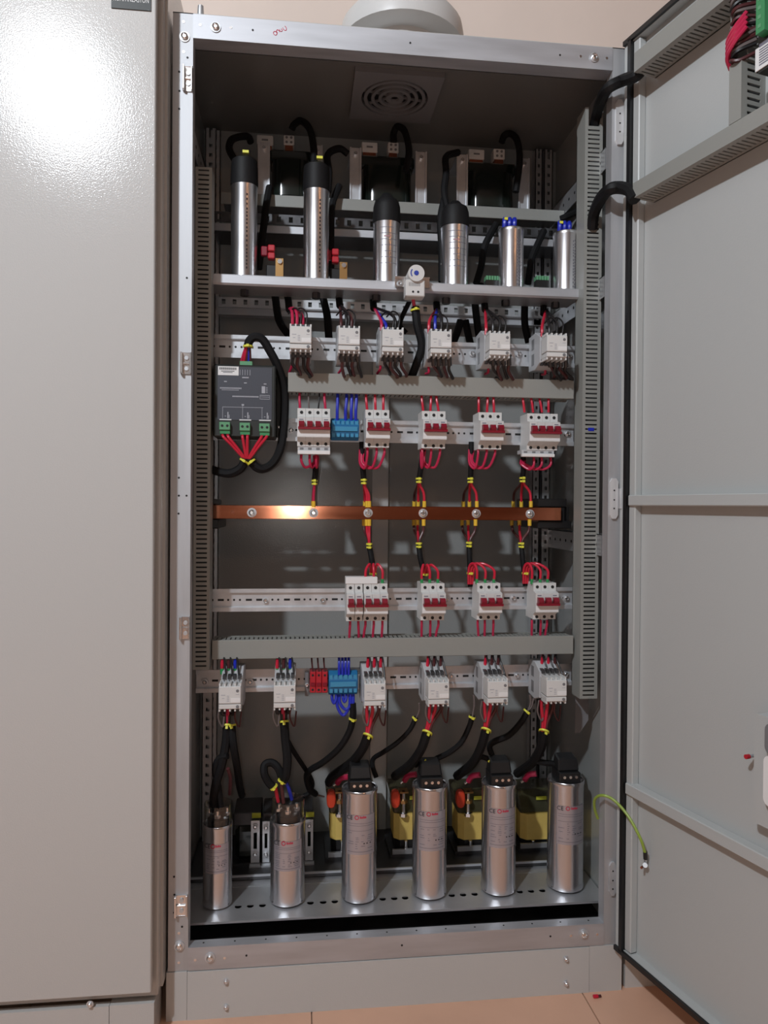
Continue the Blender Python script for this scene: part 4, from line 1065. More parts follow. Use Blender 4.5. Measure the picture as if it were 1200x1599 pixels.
# wires below the lower breakers, down into the long duct
names_l = ['joined lower breakers', 'lone left lower breaker', 'lower breaker second from the right', 'rightmost lower breaker']
feed_l = [[(547, 545.5), (560, 561), (571, 567), (584, 582), (597.5, 596)], [(659, 658.5), (672.5, 672), (685, 679)], [(746.5, 748), (757.5, 757), (771, 770)], [(831, 830.5), (845, 844), (854.5, 850.5)]]
for n, fs in zip(names_l, feed_l):
    for i, (xa, xb) in enumerate(fs):
        pos = 'leftmost' if i == 0 else 'rightmost' if i == len(fs) - 1 else 'middle' if len(fs) == 3 else ['', 'second', 'third', 'fourth'][i]
        wire(f'{pos} red wire from the {n} down into the long duct', 'pink_wire', .0029, [(xa, 968, .074), (xa, 976, .074), ((xa+xb)/2, 987, .08), (xb, 1006, .088)], 'wires between lower breakers and long duct')
# blue wires above the upper blue terminal
for i, (xa, xb) in enumerate(((527.5, 527), (541.5, 540), (549.5, 549), (557, 556))):
    wire(f'{("left", "second", "third", "right")[i]} blue wire entering the upper blue terminal', 'blue_wire', .0036, [(xa, 608, .085), (xa, 625, .078), (xb, 642, .074), (xb, 660, .080)], 'blue wires on the upper terminal')

# breaker outlets down to the busbar
def outlet(xs, ybot, sleeve, tie, lugs, label, ztop=696, loopY=.075, back=.105, loops=True):
    parts = []; tx, ty = tie
    if loops:
        for i, x in enumerate(xs):
            xm = sleeve[0][0] + (i - 1)*3
            parts.append(('loop_wire', 'pink_wire', .0030, [(x, ztop, loopY), (x, ztop + 14, loopY - .004), (x + (xm - x)*.35, ybot, loopY + .006), (xm, ybot - 8, back - .012), (xm, ztop + 6, back)]))
    parts.append(('sleeve', 'sleeve', .0066, [(x, y, back) for x, y in sleeve] + [(tx, ty, BYW - .010)]))
    parts += [('tie', (tx, ty - 2.5, BYW - .012), (0, 6), .0078), ('tie', (tx, ty + 2.5, BYW - .012), (0, 6), .0072)]
    for i, (lx, m, dep) in enumerate(lugs):
        Yl = BYW - .006 + dep
        parts.append(('wire', m, .0032, [(tx, ty, BYW - .010), (tx + (lx - tx)*.25, ty + 8, BYW - .010 + dep*.3), (lx + (tx - lx)*.12, ty + 20, Yl - dep*.2), (lx, 786, Yl)]))
        parts.append(('lug', 'lug', .0046, [(lx, 782.5, Yl), (lx, 792, Yl)]))
    return harness('cable_bundle', label, parts, group='bundles from the upper breakers to the busbars')
outlet([471, 484, 494], 730, [(493.5, 722), (493, 738)], (491.5, 753), [(490, 'pink_wire', 0), (489, 'red_wire', .05)], 'black sleeved bundle with red loops under the upper left breaker', ztop=706)
outlet([574, 588, 600], 731, [(565.5, 690), (566.5, 722)], (568.5, 752), [(573.5, 'red_wire', 0), (570, 'red_wire', .055), (577, 'red_wire', .0)], 'black sleeved bundle with red loops under the second upper breaker')
outlet([660, 673.5, 687], 730, [(661, 702), (658, 728)], (654.5, 750), [(663, 'red_wire', 0), (653.5, 'red_wire', .055), (647, 'brown_wire', .11)], 'black sleeved bundle with red loops under the third upper breaker')
outlet([747, 760, 773], 731, [(736.5, 690), (736, 726)], (735, 750), [(745, 'red_wire', 0), (733.5, 'red_wire', .055), (724, 'brown_wire', .11)], 'black sleeved bundle with red loops under the fourth upper breaker')
outlet([834, 846, 860], 733, [(817.5, 708), (818, 730)], (816.5, 749), [(829.5, 'red_wire', 0), (814.5, 'red_wire', .055), (802, 'brown_wire', .11)], 'black sleeved bundle with red loops under the last upper breaker', ztop=712)
# busbar down to the lower breakers
def inlet(lugs, tie, sleeve, xs, peak, label):
    parts = []; tx, ty = tie
    for (lx, m, dep) in lugs:
        Yl = BYW - .006 + dep
        parts.append(('lug', 'lug', .0046, [(lx, 811, Yl), (lx, 821, Yl)]))
        parts.append(('wire', m, .0032, [(lx, 818, Yl), (lx + (tx - lx)*.15, 830, Yl - dep*.2), (tx + (lx - tx)*.2, 842, BYW - .010 + dep*.2), (tx, ty + 2, BYW - .010)]))
    parts += [('tie', (tx, ty - 2.5, BYW - .012), (0, 6), .0078), ('tie', (tx, ty + 2.5, BYW - .012), (0, 6), .0072)]
    parts.append(('sleeve', 'sleeve', .0066, [(tx, ty, BYW - .010)] + [(x, y, .108) for x, y in sleeve]))
    sx = sleeve[-1][0]
    for i, x in enumerate(xs):
        parts.append(('loop_wire', 'red_wire', .0031, [(sx + (i - 1)*3, sleeve[-1][1] - 4, .100), (sx + (i - 1)*3 + (x - sx)*.1, peak + 6, .09), ((x + sx)/2, peak, .078), (x, peak + 10, .068), (x, 908, .068)]))
        parts.append(('ferrule', 'ferrule', .0036, [(x, 904, .068), (x, 912, .068)]))
    parts.append(('tie', (sx, peak + 15, .098), (0, 6), .009))
    return harness('cable_bundle', label, parts, group='bundles from the busbars to the lower breakers')
inlet([(568.5, 'brown_wire', .03), (573, 'red_wire', .0), (577, 'red_wire', .0)], (577, 852), [(581, 875), (583, 900)], [571.5, 584, 597.5], 881, 'red-ended black bundle feeding the joined lower breakers')
inlet([(646.5, 'brown_wire', .11), (652.5, 'red_wire', .055), (662, 'brown_wire', 0)], (654.5, 851), [(657, 872), (664, 900)], [659, 671.5, 684], 882, 'red-ended black bundle feeding the lone left lower breaker')
inlet([(722, 'brown_wire', .11), (731.5, 'red_wire', .055), (743, 'brown_wire', 0)], (733, 850), [(734, 880), (735, 916)], [745, 758, 771.5], 880, 'red-ended black bundle feeding the lower breaker second from right')
inlet([(799.5, 'brown_wire', .11), (811.5, 'red_wire', .055), (827.5, 'brown_wire', 0)], (814.5, 851), [(817, 875), (821, 915)], [831, 844, 855.5], 880, 'red-ended black bundle feeding the rightmost lower breaker')

# upper contactor wiring
tops = [[('pink_wire', 457, 490), ('pink_wire', 464, 488), ('pink_wire', 473, 492)], [('brown_wire', 533, 497), ('black_wire', 541, 490), ('brown_wire', 549, 494)], [('pink_wire', 596, 500), ('blue_wire', 603, 503), ('black_wire', 617, 494)],
        [('red_wire', 670.5, 500), ('blue_wire', 680, 497), ('black_wire', 690, 495)], [('red_wire', 759.5, 505), ('black_wire', 770, 500), ('black_wire', 781, 499)], [('red_wire', 847, 507), ('black_wire', 858, 505), ('black_wire', 870, 503)]]
src = [(452, 468), (531, 462), (584, 466), (683, 468), (758, 468), (853, 470)]
for i, (q, x) in enumerate(zip(ups, UC)):
    parts = []; n_ = ORD[i]
    for j in range(4):
        px = q[0] + 4 + j*8.2; m = ('black_wire', 'brown_wire', 'black_wire', 'brown_wire')[(j + i) % 4]
        bot = 577 + random.uniform(0, 8) + (i > 2)*4
        parts.append(('crimp_end', 'crimp', .0056, [(px, q[3] - 1, .022), (px + 1, q[3] + 16, .03)]))
        parts.append(('wire', m, .0037, [(px + 1, q[3] + 14, .030), (px + random.uniform(-1, 3), bot - 9, .038), (px + 6 + random.uniform(-4, 6), bot + 4, .055), (px + 5, 588 + i*.5, .085)]))
    lx = q[0] - (4 if i > 1 else -3)
    parts.append(('coil_wire', 'pink_wire', .0030, [(lx, q[3] + 14, .07), (lx + 1, q[3] + 26, .07), (lx - 4, 582 + i*.6, .09)]))
    harness('contactor_leads', f'dark leads hanging under the {n_} upper contactor', parts, group='leads under the upper contactors')
    parts = []
    sx, sy = src[i]
    for (m, px, py) in tops[i]:
        parts.append(('wire', m, .0036, [(px, q[2] + 3, .03), (px, py + 4, .035), ((px*2 + sx)/3, py - 6, .07), (sx, sy + 14, .14)]))
    for j in range(2):
        px = q[1] - 9 - j*9
        parts.append(('thin_wire', 'black_wire', .0018, [(px, q[2] + 4, .02), (px + 2, q[2] - 18, .03), (px - 8, q[2] - 27, .05), (px - 18, q[2] - 18, .07)]))
    if i < 5: parts.append(('sleeve', 'sleeve', .0085, [(sx, sy + 16, .13), (sx - 2, sy - 2, .17), (sx - 6, sy - 22, .25)]))
    else: parts.append(('sleeve', 'sleeve', .0085, [(sx - 4, sy + 20, .13), (sx - 3, sy - 6, .17), (sx - 2, sy - 22, .25)]))
    harness('contactor_leads', f'leads and black sleeve rising above the {n_} upper contactor', parts, group='leads above the upper contactors')
# heavy cables passing behind the upper contactors
for i, (pts, lab) in enumerate((([(430, 462, .30), (436, 500, .30), (452, 525, .28)], 'black cable slanting down behind the first upper contactor'), ([(504, 462, .28), (511, 492, .24), (514, 530, .24)], 'black cable dropping between first and second upper contactors'),
        ([(640, 470, .22), (625, 505, .2), (635, 520, .2)], 'thin black cable behind the third upper contactor'), ([(720, 500, .25), (714, 520, .25), (706, 540, .22)], 'black cable just right of the fourth upper contactor'),
        ([(727, 500, .27), (731, 520, .27), (736, 540, .25)], 'second black cable right of the fourth upper contactor'), ([(741, 462, .24), (745, 500, .22), (750, 535, .22)], 'black cable left of the fifth upper contactor'), ([(820, 470, .24), (820, 505, .22), (826, 535, .22)], 'black cable left of the sixth upper contactor'))):
    harness('cable', lab, [('sleeve', 'sleeve', .0095 if 'thin' not in lab else .006, pts)])
harness('cable', 'thick black cable from the thermostat down between third and fourth contactors', [('sleeve', 'sleeve', .0098, [(649, 480, .06), (652, 508, .055), (659, 540, .06), (650, 570, .075), (642, 592, .088)]), ('wire', 'pink_wire', .004, [(645, 460, .045), (646, 470, .052), (648, 484, .06)]), ('tie', (648.5, 484, .058), (1, 6), .0112)])

# module wiring
parts = []
for i, x in enumerate(PLUGX):
    pz = a.z
    s0 = Vector((x, MY - .004, mu(0, 985)[1])); s1 = W3((381 + i*1.8, 716, .05))
    parts.append(('wire', 'red_wire', .0033, [s0, s0 + (s1 - s0)*.1 + Vector((0, -.006, -.002)), s0*.5 + s1*.5 + Vector((0, -.004, 0)), s1]))
parts += [('sleeve', 'sleeve', .0100, [(384, 717, .052), (376, 731, .055), (360, 739, .062), (342, 737, .072), (326, 731, .085)]), ('tie', (381.5, 720, .05), (-3, 5), .011)]
parts += [('sleeve', 'sleeve', .0100, [(391, 718, .054), (400, 729, .056), (412, 732, .06), (427, 722, .066), (438, 700, .07), (443, 668, .08), (445, 630, .085), (443, 600, .08), (433, 570, .064), (421, 547, .055), (410, 530, .05), (398, 526, .048), (390, 532, .05), (387, 541, .052)]), ('tie', (392.5, 721.5, .05), (4, 5), .011), ('tie', (387.5, 541, .05), (0, 6), .0112)]
for i, (x0_, x1_, m) in enumerate(((377, 385, 'pink_wire'), (381, 386, 'red_wire'), (385, 387.5, 'brown_wire'), (388.5, 389, 'blue_wire'), (391, 390, 'brown_wire'))):
    parts.append(('wire', m, .0030, [(x1_, 540, .052), ((x0_ + x1_)/2, 551, .055), (x0_, 565, .062)]))
harness('cable_bundle', 'black looped cable with red tails plugged into the power module', parts)

# cable loops from upper capacitors to the reactors
for pts, lab in (([(368, 252, .19), (358, 232, .22), (364, 217, .26), (386, 213, .33), (392, 222, .35)], 'black cable arching from the tallest upper capacitor'),
                 ([(491, 262, .19), (490, 230, .22), (484, 202, .28), (471, 189, .32), (460, 194, .35), (456, 202, .36)], 'black cable arching high over the second upper capacitor'),
                 ([(634, 268, .28), (639, 235, .30), (632, 205, .33), (621, 198, .35), (615, 208, .36), (615, 222, .36)], 'black cable arching onto the reactor under the fan'),
                 ([(806, 300, .30), (812, 250, .30), (808, 220, .33), (798, 209, .35), (788, 212, .36), (784, 222, .36)], 'black cable arching onto the right rear reactor'),
                 ([(512, 300, .24), (514, 270, .26), (512, 242, .30), (530, 232, .32), (543, 240, .33)], 'black cable behind the second upper capacitor'),
                 ([(700, 330, .19), (694, 300, .22), (697, 270, .26), (697, 245, .30), (716, 238, .33)], 'black cable rising from the broad sleeved capacitor'),
                 ([(404, 420, .24), (410, 370, .25), (416, 320, .27), (421, 292, .31)], 'black cable running down behind the tallest upper capacitor'),
                 ([(517, 430, .24), (517, 370, .25), (519, 320, .27), (530, 290, .31)], 'black cable running down behind the second upper capacitor'),
                 ([(690, 440, .24), (690, 390, .25), (688, 345, .25), (694, 310, .27)], 'black cable running down behind the broad sleeved capacitor'),
                 ([(744, 443, .24), (752, 415, .25), (757, 385, .26), (775, 350, .31)], 'black cable slanting up left of the first short capacitor'),
                 ([(825, 443, .24), (828, 420, .25), (832, 400, .28), (850, 360, .32)], 'black cable slanting up left of the last short capacitor'),
                 ([(876, 342, .30), (890, 336, .27), (908, 328, .20)], 'black cable running to the right side wall by the rear shelf')):
    harness('cable', lab, [('sleeve', 'sleeve', .0088, pts)])
for px, py in ((385, 240), (500, 249)):
    p = P(px, py, UCY); cap = [o for o in bpy.data.objects if o.name.startswith('capacitor') and o.type == 'EMPTY' and abs(o.location.x - P(381 if px < 400 else 493, 400, UCY).x) < .01][0]
    bx(p.x - .008, p.x + .006, UCY - .012, UCY - .004, p.z - .003, p.z + .003).build('cable_tie', 'tie', cap)

# lower contactor wiring: tops
for i, (q, x) in enumerate(zip(los, LC)):
    parts = []; n_ = ORD[i]; top = q[2]
    cols = [('red_wire', 'brown_wire', 'blue_wire'), ('red_wire', 'brown_wire', 'blue_wire'), ('red_wire', 'red_wire', 'red_wire'), ('red_wire', 'brown_wire', 'brown_wire'), ('red_wire', 'brown_wire', 'brown_wire'), ('red_wire', 'red_wire', 'brown_wire')][i]
    off = (0, 0, 0, -6, -9, -12)[i]
    for j in range(3):
        px = q[0] + 5 + j*10 + off
        parts.append(('wire', cols[j], .0038, [(px + 2, 1012, .10), (px + 1, 1028, .075), (px, 1036, .062), (px, 1046, .058)]))
        parts.append(('ferrule', 'ferrule', .0042, [(px, 1044, .058), (px, 1053, .056)]))
        parts.append(('thin_wire', 'black_wire', .0022, [(px + 7 - off*.6, top - 5, .030), (px + 6 - off*.5, 1052, .040), (px + 4, 1032, .055), (px + 2, 1024, .075), (px, 1020, .10)]))
    harness('contactor_leads', f'coloured leads looping over the {n_} lower contactor', parts, group='leads above the lower contactors')
# lower contactor wiring: bottoms with sleeves
def drop(i, ends, tie, sleeve, label, r=.0098, extra=(), m='red_wire'):
    q = los[i]; parts = []; tx, ty = tie
    mats = {'red_wire': ('red_wire', 'red_wire', 'brown_wire'), 'dark': ('black_wire', 'pink_wire', 'black_wire')}[m]
    for j in range(3):
        px = ends + j*9
        parts.append(('wire', mats[j], .0040, [(px, q[3] - 2, .04), (px, q[3] + 9, .045), (px + (tx - px)*.6, ty - 16, .05), (tx + (j - 1)*2.5, ty, .056)]))
    for j in range(2):
        px = ends - 4 + j*26
        parts.append(('thin_wire', 'brown_wire' if j else 'grey_wire', .0020, [(px, q[3] - 2, .035), (px - 2, q[3] + 16, .04), (px + 5, q[3] + 30, .045), (px + 8, q[3] + 6, .05)]))
    parts.append(('sleeve', 'sleeve', r, [(tx, ty - 1, .056)] + [tuple(s) for s in sleeve]))
    parts.append(('tie', (tx, ty, .056), (sleeve[0][0] - tx, sleeve[0][1] - ty), r*1.12))
    parts += list(extra)
    return harness('cable_bundle', label, parts, group='bundles below the lower contactors')
drop(0, 347, (355, 1133), [(353, 1160, .07), (347, 1192, .09), (338, 1222, .11), (334, 1245, .125), (334, 1266, .13)], 'black bundle from the first lower contactor to the shaded capacitor', m='dark',
     extra=[('sleeve', 'sleeve', .0085, [(362, 1134, .058), (365, 1165, .07), (370, 1195, .12), (374, 1225, .2), (378, 1242, .24)]), ('tie', (362.5, 1133, .056), (1, 5), .010),
            ('sleeve', 'sleeve', .0075, [(356, 1180, .075), (343, 1184, .085), (336, 1200, .10), (341, 1228, .12), (345, 1262, .13)]), ('brown_lead', 'brown_wire', .004, [(356, 1200, .09), (360, 1215, .11), (359, 1240, .15)])])
drop(1, 433, (444, 1127), [(446, 1155, .07), (449, 1185, .085), (447, 1210, .10), (443, 1219, .11)], 'black bundle from the second lower contactor with looped tail', m='dark',
     extra=[('tie', (441, 1219.5, .11), (-3, 6), .011), ('sleeve', 'sleeve', .0088, [(441, 1217, .118), (435, 1200, .118), (425, 1191, .118), (414, 1194, .118), (413, 1208, .118), (420, 1222, .118), (428, 1230, .118)]), ('tie', (428, 1229, .115), (4, 5), .010),
            ('lead', 'red_wire', .0042, [(430, 1229, .115), (432, 1238, .118), (435, 1252, .125)]), ('lead', 'brown_wire', .0042, [(440, 1222, .112), (441, 1236, .118), (443, 1254, .12)]), ('lead', 'blue_wire', .0042, [(447, 1222, .112), (452, 1234, .118), (456, 1248, .13)])])
drop(2, 573, (575, 1149), [(566, 1170, .09), (548, 1192, .16), (520, 1212, .24), (514, 1222, .28)], 'thick black bundle sweeping left from the third lower contactor', r=.0112)
drop(3, 671, (667.5, 1144), [(658, 1170, .09), (640, 1195, .16), (617, 1212, .25)], 'thick black bundle sweeping left from the fourth lower contactor', r=.0112)
drop(4, 757, (759.5, 1140), [(752, 1165, .09), (738, 1192, .16), (714, 1212, .25)], 'thick black bundle sweeping left from the fifth lower contactor', r=.0112)
drop(5, 846, (850, 1142), [(846, 1165, .09), (832, 1190, .16), (808, 1208, .25)], 'thick black bundle sweeping left from the sixth lower contactor', r=.0112)
# secondary cables to the capacitor tops
def loose(pts, label, r=.0072, tie=None, lead=None, m='sleeve'):
    parts = [('sleeve', m, r, pts)]
    if tie: parts.append(('tie', tie[0], tie[1], r*1.25))
    for l in (lead or []): parts.append(('lead', 'grey_wire', .0022, l))
    return harness('cable', label, parts)
loose([(551, 1098, .08), (551.5, 1118, .08), (546, 1142, .09), (530, 1168, .12), (505, 1190, .16), (484, 1203, .20), (479, 1215, .22), (484, 1232, .22), (493, 1240, .24)], 'black cable from the lower blue terminal curving down to the left', .0078, ((551, 1123, .08), (-2, 6)), [[(494, 1241, .24), (506, 1244, .27)]])
loose([(446, 1150, .08), (458, 1172, .12), (473, 1195, .20), (484, 1212, .245), (488, 1225, .25), (483, 1238, .25), (474, 1243, .25)], 'thin black cable crossing the blue terminal cable', .0058, None, [[(474, 1243, .24), (460, 1248, .26)]])
loose([(650, 1120, .08), (640, 1140, .09), (620, 1160, .12), (598, 1175, .16), (584, 1184, .19), (582, 1196, .2), (588, 1214, .2)], 'thin black cable running from the fourth contactor to the third capacitor', .0058, ((648, 1122, .08), (-4, 5)), [[(655, 1098, .07), (655, 1110, .075), (650, 1122, .08)]])
loose([(738, 1118, .08), (733, 1135, .09), (720, 1160, .11), (700, 1176, .13), (680, 1186, .15), (676, 1196, .15)], 'thin black cable bending onto the fourth lower capacitor', .0068, ((737.5, 1120, .08), (-2, 6)), [[(740, 1085, .08), (741, 1100, .08), (738, 1120, .08)]])
loose([(825, 1109, .08), (814, 1128, .09), (795, 1148, .11), (772, 1158, .13), (765, 1166, .14), (769, 1180, .14), (773, 1192, .14)], 'thin black cable bending onto the fifth lower capacitor', .0075, ((823, 1111, .08), (-4, 5)), [[(828, 1085, .08), (829, 1098, .08), (825, 1110, .08)], [(834, 1090, .08), (830, 1104, .08), (823, 1111, .08)]])
loose([(838, 1188, .14), (850, 1191, .14), (866, 1193, .14), (874, 1200, .14)], 'short black branch onto the rightmost lower capacitor', .0075)
loose([(742, 1188, .14), (752, 1182, .14), (766, 1188, .14), (772, 1200, .14)], 'short black branch with yellow tie onto the fifth lower capacitor', .0065, ((767, 1187, .13), (4, 6)))
loose([(648, 1196, .15), (656, 1190, .15), (664, 1192, .14), (668, 1202, .14)], 'short black branch with yellow tie onto the fourth lower capacitor', .0060, ((663, 1190, .13), (4, 3)))
# red lugs on top of the yellow reactors
for i, (px, py) in enumerate(((535, 1215), (640, 1211), (740, 1212), (828, 1210))):
    harness('lead', f'short red lead on top of the {ORD[i]} yellow reactor', [('insulation', 'pink_wire', .0075, [(px - 8, py + 8, .30), (px - 2, py, .29), (px + 10, py - 2, .28)]), ('lug_end', 'zinc_bright', .004, [(px - 14, py + 12, .30), (px - 8, py + 8, .30)])], 'wire')
# blue loops of the lower blue terminal
parts = []
for i, px in enumerate((530, 535, 540, 545)):
    parts.append(('feed_wire', 'blue_wire', .0032, [(px, 1018, .09), (px, 1036, .075), (px, 1054, .072)]))
for (x0_, x1_, d) in ((519, 525, 12), (527, 546, 31), (531, 550, 22), (536, 541, 10), (548, 552, 20)):
    parts.append(('loop_wire', 'blue_wire', .0036, [(x0_, 1082, .085), (x0_, 1084 + d*.6, .080), ((x0_+x1_)/2, 1086 + d, .078), (x1_, 1084 + d*.6, .080), (x1_, 1082, .085)]))
harness('wire_loops', 'blue wire loops above and below the lower blue terminal', parts, 'wire')
for i in range(3):
    px = 488.5 + i*9.4; wire(f'{("left", "middle", "right")[i]} thin brown wire dropping into the red terminals', 'brown_wire', .0020, [(px - 2, 1018, .09), (px - 1, 1036, .08), (px + 1, 1054, .078)], 'thin wires above the red terminals')

# cables crossing to the door
harness('cable', 'thick black cable from the door top duct into the right duct', [('sleeve', 'black_rubber', .0125, [P(929, 202, .112), P(932, 180, .09), P(938, 160, .04), P(950, 138, -.03), P(972, 126, -.04), PD(992, 119, .022), PD(1004, 108, .008)])])
harness('cable', 'thick black cable arching from the right duct to the second door duct', [('sleeve', 'black_rubber', .0130, [P(925, 357, .092), P(928, 334, .07), P(938, 311, .02), P(952, 296, -.04), P(968, 293, -.05), PD(984, 298, .03), PD(992, 312, .03)])])
pb = bpy.data.objects.get('cable_duct.001')
bx(P(919, 671, VY).x, P(928, 671, VY).x, VY - .001, VY + .001, P(920, 673, VY).z, P(920, 668, VY).z).build('blue_mark', 'blue_wire', pb)

# ------------------------------------------------------------------ door fittings
def door_duct(u0, u1, z0, z1, label, depth=.055):
    c = door_pt((u0+u1)/2, 0, z0); t = thing('cable_duct', c, label, 'cable duct')
    MB().obox(H0, DDIR, DNOR, Z, (u0, u1), (depth - .022, depth - .020), (z0, z1)).build('cover', 'duct', t)
    for zz in (z0, z1 - .002):
        mb = MB().obox(H0, DDIR, DNOR, Z, (u0, u1), (-.022, -.012), (zz, zz + .002)).obox(H0, DDIR, DNOR, Z, (u0, u1), (depth - .032, depth - .022), (zz, zz + .002)); u = u0
        while u < u1 - .008: mb.obox(H0, DDIR, DNOR, Z, (u, u + .0065), (-.012, depth - .032), (zz, zz + .002)); u += .0104
        mb.build('finger_side', 'duct', t)
    MB().obox(H0, DDIR, DNOR, Z, (u0, u1), (-.0215, -.019), (z0, z1)).build('back', 'duct', t)
    MB().obox(H0, DDIR, DNOR, Z, (u0, u0 + .001), (-.019, depth - .022), (z0 + .002, z1 - .002)).build('end_cap', 'duct', t)
    MB().obox(H0, DDIR, DNOR, Z, (u0 + .002, u1), (-.01, depth - .034), (z0 + .012, z1 - .012)).build('shade_fill', 'duct_shade', t)
    return t
zA1 = PD(995, 288, .033).z; zA0 = PD(995, 305, .033).z
uA = door_uv(990, 296, .033)[0]
door_duct(uA, .93, PD(1197, 192, .033).z, PD(1197, 163, .033).z, 'grey cable duct on the open door, lower of the two horizontals')
zt1 = PD(1000, 77, .033).z; zt0 = PD(1000, 107, .033).z
door_duct(uA, .93, zt0, zt1, 'grey cable duct near the top edge of the open door')
zlow = PD(1197, 163, .033).z
VDO = .035
uv0 = door_uv(1139, 150, VDO)[0]; uv1 = door_uv(1158, 150, VDO)[0]
c = door_pt((uv0+uv1)/2, 0, zlow); vd = thing('cable_duct', c, 'short upright duct with loose wires between the door ducts', 'cable duct')
MB().obox(H0, DDIR, DNOR, Z, (uv0, uv1), (VDO - .002, VDO), (zlow + .001, zlow + .105)).build('cover', 'duct', vd)
MB().obox(H0, DDIR, DNOR, Z, (uv0, uv1), (-.022, -.020), (zlow + .001, zt0 - .001)).build('back', 'duct', vd)
MB().obox(H0, DDIR, DNOR, Z, (uv0, uv0 + .002), (-.020, VDO - .002), (zlow + .001, zt0 - .001)).build('side_wall', 'duct', vd)
mb = MB().obox(H0, DDIR, DNOR, Z, (uv1 - .002, uv1), (-.020, -.010), (zlow + .001, zt0 - .001)).obox(H0, DDIR, DNOR, Z, (uv1 - .002, uv1), (VDO - .014, VDO - .002), (zlow + .001, zlow + .105))
z_ = zlow + .004
while z_ < zt0 - .012: mb.obox(H0, DDIR, DNOR, Z, (uv1 - .002, uv1), (-.010, VDO - .014), (z_, z_ + .0075)); z_ += .0125
mb.build('slotted_side', 'duct', vd)
MB().obox(H0, DDIR, DNOR, Z, (uv0 + .006, uv1 - .008), (-.015, VDO - .012), (zlow + .004, zlow + .1)).build('shade_fill', 'duct_shade', vd)
lw = thing('loose_wires', door_pt((uv0+uv1)/2, .02, zlow + .09), 'tangle of brown, black and red wires in the door duct', 'wire')
zw = PD(1150, 85, VDO).z
for i in range(20):
    m = ('brown_wire', 'black_wire', 'grey_wire', 'brown_wire', 'grey_wire')[i % 5]; zz = zw - .012 + i*.0085
    pts = [door_pt(uv0 + random.uniform(.000, .006), VDO - .012, zz), door_pt(uv0 + .010, VDO + random.uniform(.002, .010), zz + random.uniform(-.006, .008)), door_pt(uv1 - .004, VDO + random.uniform(0, .006), zz + random.uniform(-.004, .010)), door_pt(uv1 + .012, VDO - .02, zz + random.uniform(0, .014))]
    MB().tube(pts, .0034, 6, 4).build('wire', m, lw, True)
for i in range(4):
    zz = zw - .004 + i*.0085
    MB().tube([door_pt(uv0 - .003 + i*.004, VDO - .006 + i*.002, zz - .012), door_pt(uv0 + .004, VDO + .009, zz + .002), door_pt(uv0 + .022, VDO + .013, zz + .016), door_pt(uv1 + .014, VDO + .004, zz + .036)], .0036, 7, 4).build('wire', 'pink_wire', lw, True)
# controller with green plug and paper label on the door
ug0 = door_uv(1181, 40, .066)[0]; ug1 = ug0 + .017; zg0 = PD(1185, 52, .066).z
ud = door_uv(1180, 100, .05)[0]
ctl = thing('door_controller', door_pt(ud + .07, 0, zg0 - .05), 'controller at the upper edge of the open door with green plug', 'controller')
MB().obox(H0, DDIR, DNOR, Z, (ud + .004, ud + .16), (-.02, .048), (PD(1180, 113, .05).z - .004, zg0 + .13)).build('housing', 'module_black', ctl)
mb = MB().obox(H0, DDIR, DNOR, Z, (ud, ud + .15), (.048, .050), (PD(1180, 113, .05).z, PD(1180, 78, .05).z)); lab_ = mb.build('paper_label', 'plastic_sticker', ctl)
mb = MB(); zl0 = PD(1180, 113, .05).z
for i in range(7): mb.obox(H0, DDIR, DNOR, Z, (ud + .008, ud + .15), (.050, .0503), (zl0 + .006 + i*.0042, zl0 + .0082 + i*.0042))
mb.obox(H0, DDIR, DNOR, Z, (ud + .008, ud + .15), (.050, .0503), (zl0 + .0365, zl0 + .043)).build('label_print', 'print_grey', lab_)
MB().obox(H0, DDIR, DNOR, Z, (ug0, ug1), (.048, .066), (zg0, zg0 + .13)).build('green_plug', 'terminal_green', ctl)
mb = MB()
for i in range(8): mb.obox(H0, DDIR, DNOR, Z, (ug0 + .004, ug0 + .010), (.066, .0665), (zg0 + .008 + i*.015, zg0 + .014 + i*.015))
mb.build('plug_screw', 'connector_green', ctl)
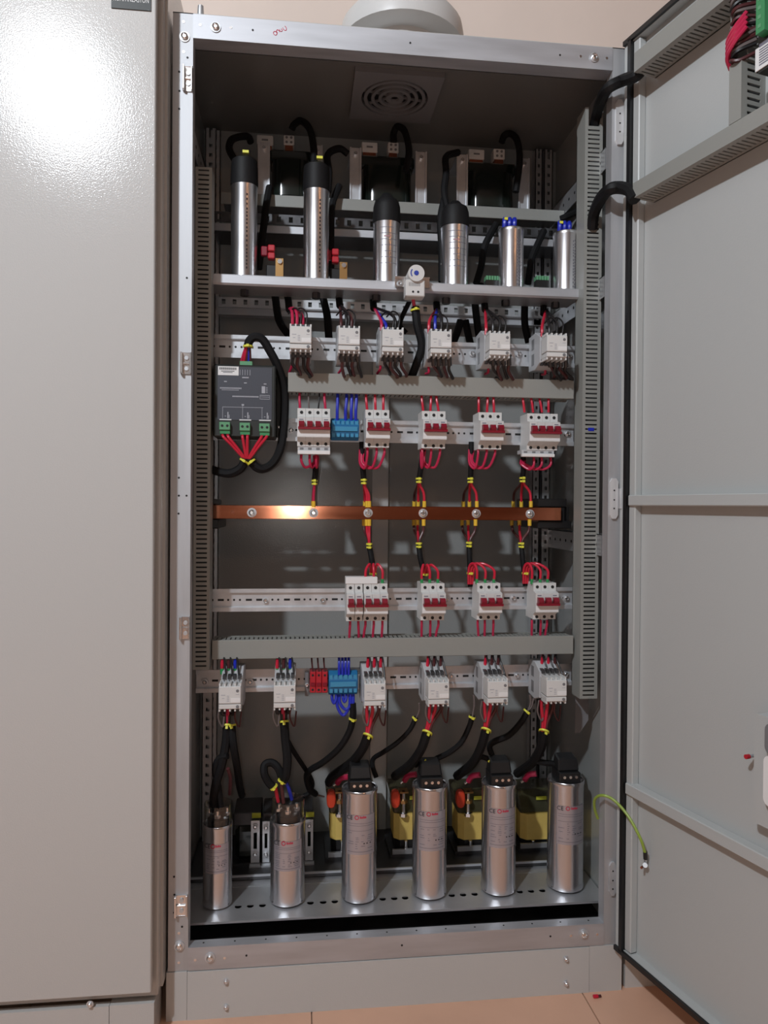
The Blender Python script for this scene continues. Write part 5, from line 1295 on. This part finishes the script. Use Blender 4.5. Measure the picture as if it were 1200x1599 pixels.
# document pocket / handle unit on the lower door
uh = door_uv(1181, 1270, .0)[0]; zh0 = PD(1182, 1283, .0).z; zh1 = PD(1195, 1135, .0).z
hu = thing('door_pocket', door_pt(uh + .06, 0, zh0), 'pale rounded holder on the lower door cut by the picture edge', 'document holder')
def door_round(u0, u1, z0, z1, c, n=5):
    pr = []
    for (cu, cz, a0) in ((u0 + c, z0 + c, 180), (u1 - c, z0 + c, 270), (u1 - c, z1 - c, 0), (u0 + c, z1 - c, 90)):
        for i in range(n + 1):
            an = math.radians(a0 + 90*i/n); pr.append((cu + c*math.cos(an), cz + c*math.sin(an)))
    return pr
def door_prism(pr, o0, o1):
    n = len(pr); vs = [door_pt(u, o0, z) for u, z in pr] + [door_pt(u, o1, z) for u, z in pr]
    return MB().add(vs, [tuple(range(n)), tuple(range(n, 2*n))[::-1]] + [(i, i + n, (i+1) % n + n, (i+1) % n) for i in range(n)])
door_prism(door_round(uh, uh + .15, zh0, zh1 + .02, .006), -.022, .006).build('back_plate', 'paint_inside', hu)
uh2 = door_uv(1194, 1200, .02)[0]; zz0 = PD(1197, 1257, .02).z; zz1 = PD(1196, 1178, .02).z
door_prism(door_round(uh2, uh2 + .12, zz0, zz1, .012), .006, .022).build('white_pocket', 'plastic_sticker', hu)
zz2 = PD(1196, 1150, .02).z; zz3 = PD(1196, 1128, .02).z
door_prism(door_round(uh2, uh2 + .12, zz1 + .002, zz3, .012), .006, .020).build('dark_window', 'plastic_grey', hu)
# little red tipped screw beside it
p0, n0 = PD(1177, 1180, -.01), DNOR
rs = thing('screw', p0, 'tiny red tipped screw on the lower door', 'screw')
MB().cyl(p0 - n0*.012, p0 + n0*.010, .0032, 10).build('shank', 'zinc', rs, True); MB().cyl(p0 + n0*.010, p0 + n0*.018, .0042, 10).build('red_tip', 'terminal_red', rs, True)
# earth wire to the door stud
s_ = PD(1004, 1351, -.022)
gw = thing('earth_wire', s_, 'green and yellow earth wire arching to a stud on the door', 'wire')
MB().tube([P(934, 1278, .03), P(929, 1262, .02), P(930, 1247, .005), P(942, 1242, -.02), P(960, 1250, -.035), PD(982, 1275, .012), PD(1000, 1308, .004), PD(1008, 1332, -.006)], .0032, 8).build('insulation', 'green_wire', gw, True)
MB().tube([PD(1008, 1330, -.006), PD(1008.5, 1341, -.010)], .0046, 8).build('black_boot', 'black_plastic', gw, True)
MB().tube([PD(1008.5, 1341, -.010), PD(1008, 1351, -.014)], .0032, 8).build('ring_lug', 'zinc_bright', gw, True)
MB().cyl(PD(1008, 1351, -.022), PD(1008, 1351, -.006), .0052, 8).build('stud_nut', 'zinc', gw, True)
MB().cyl(PD(1006, 1352, -.016), PD(1002, 1355, .0), .0026, 8).build('stud', 'copper_old', gw, True)
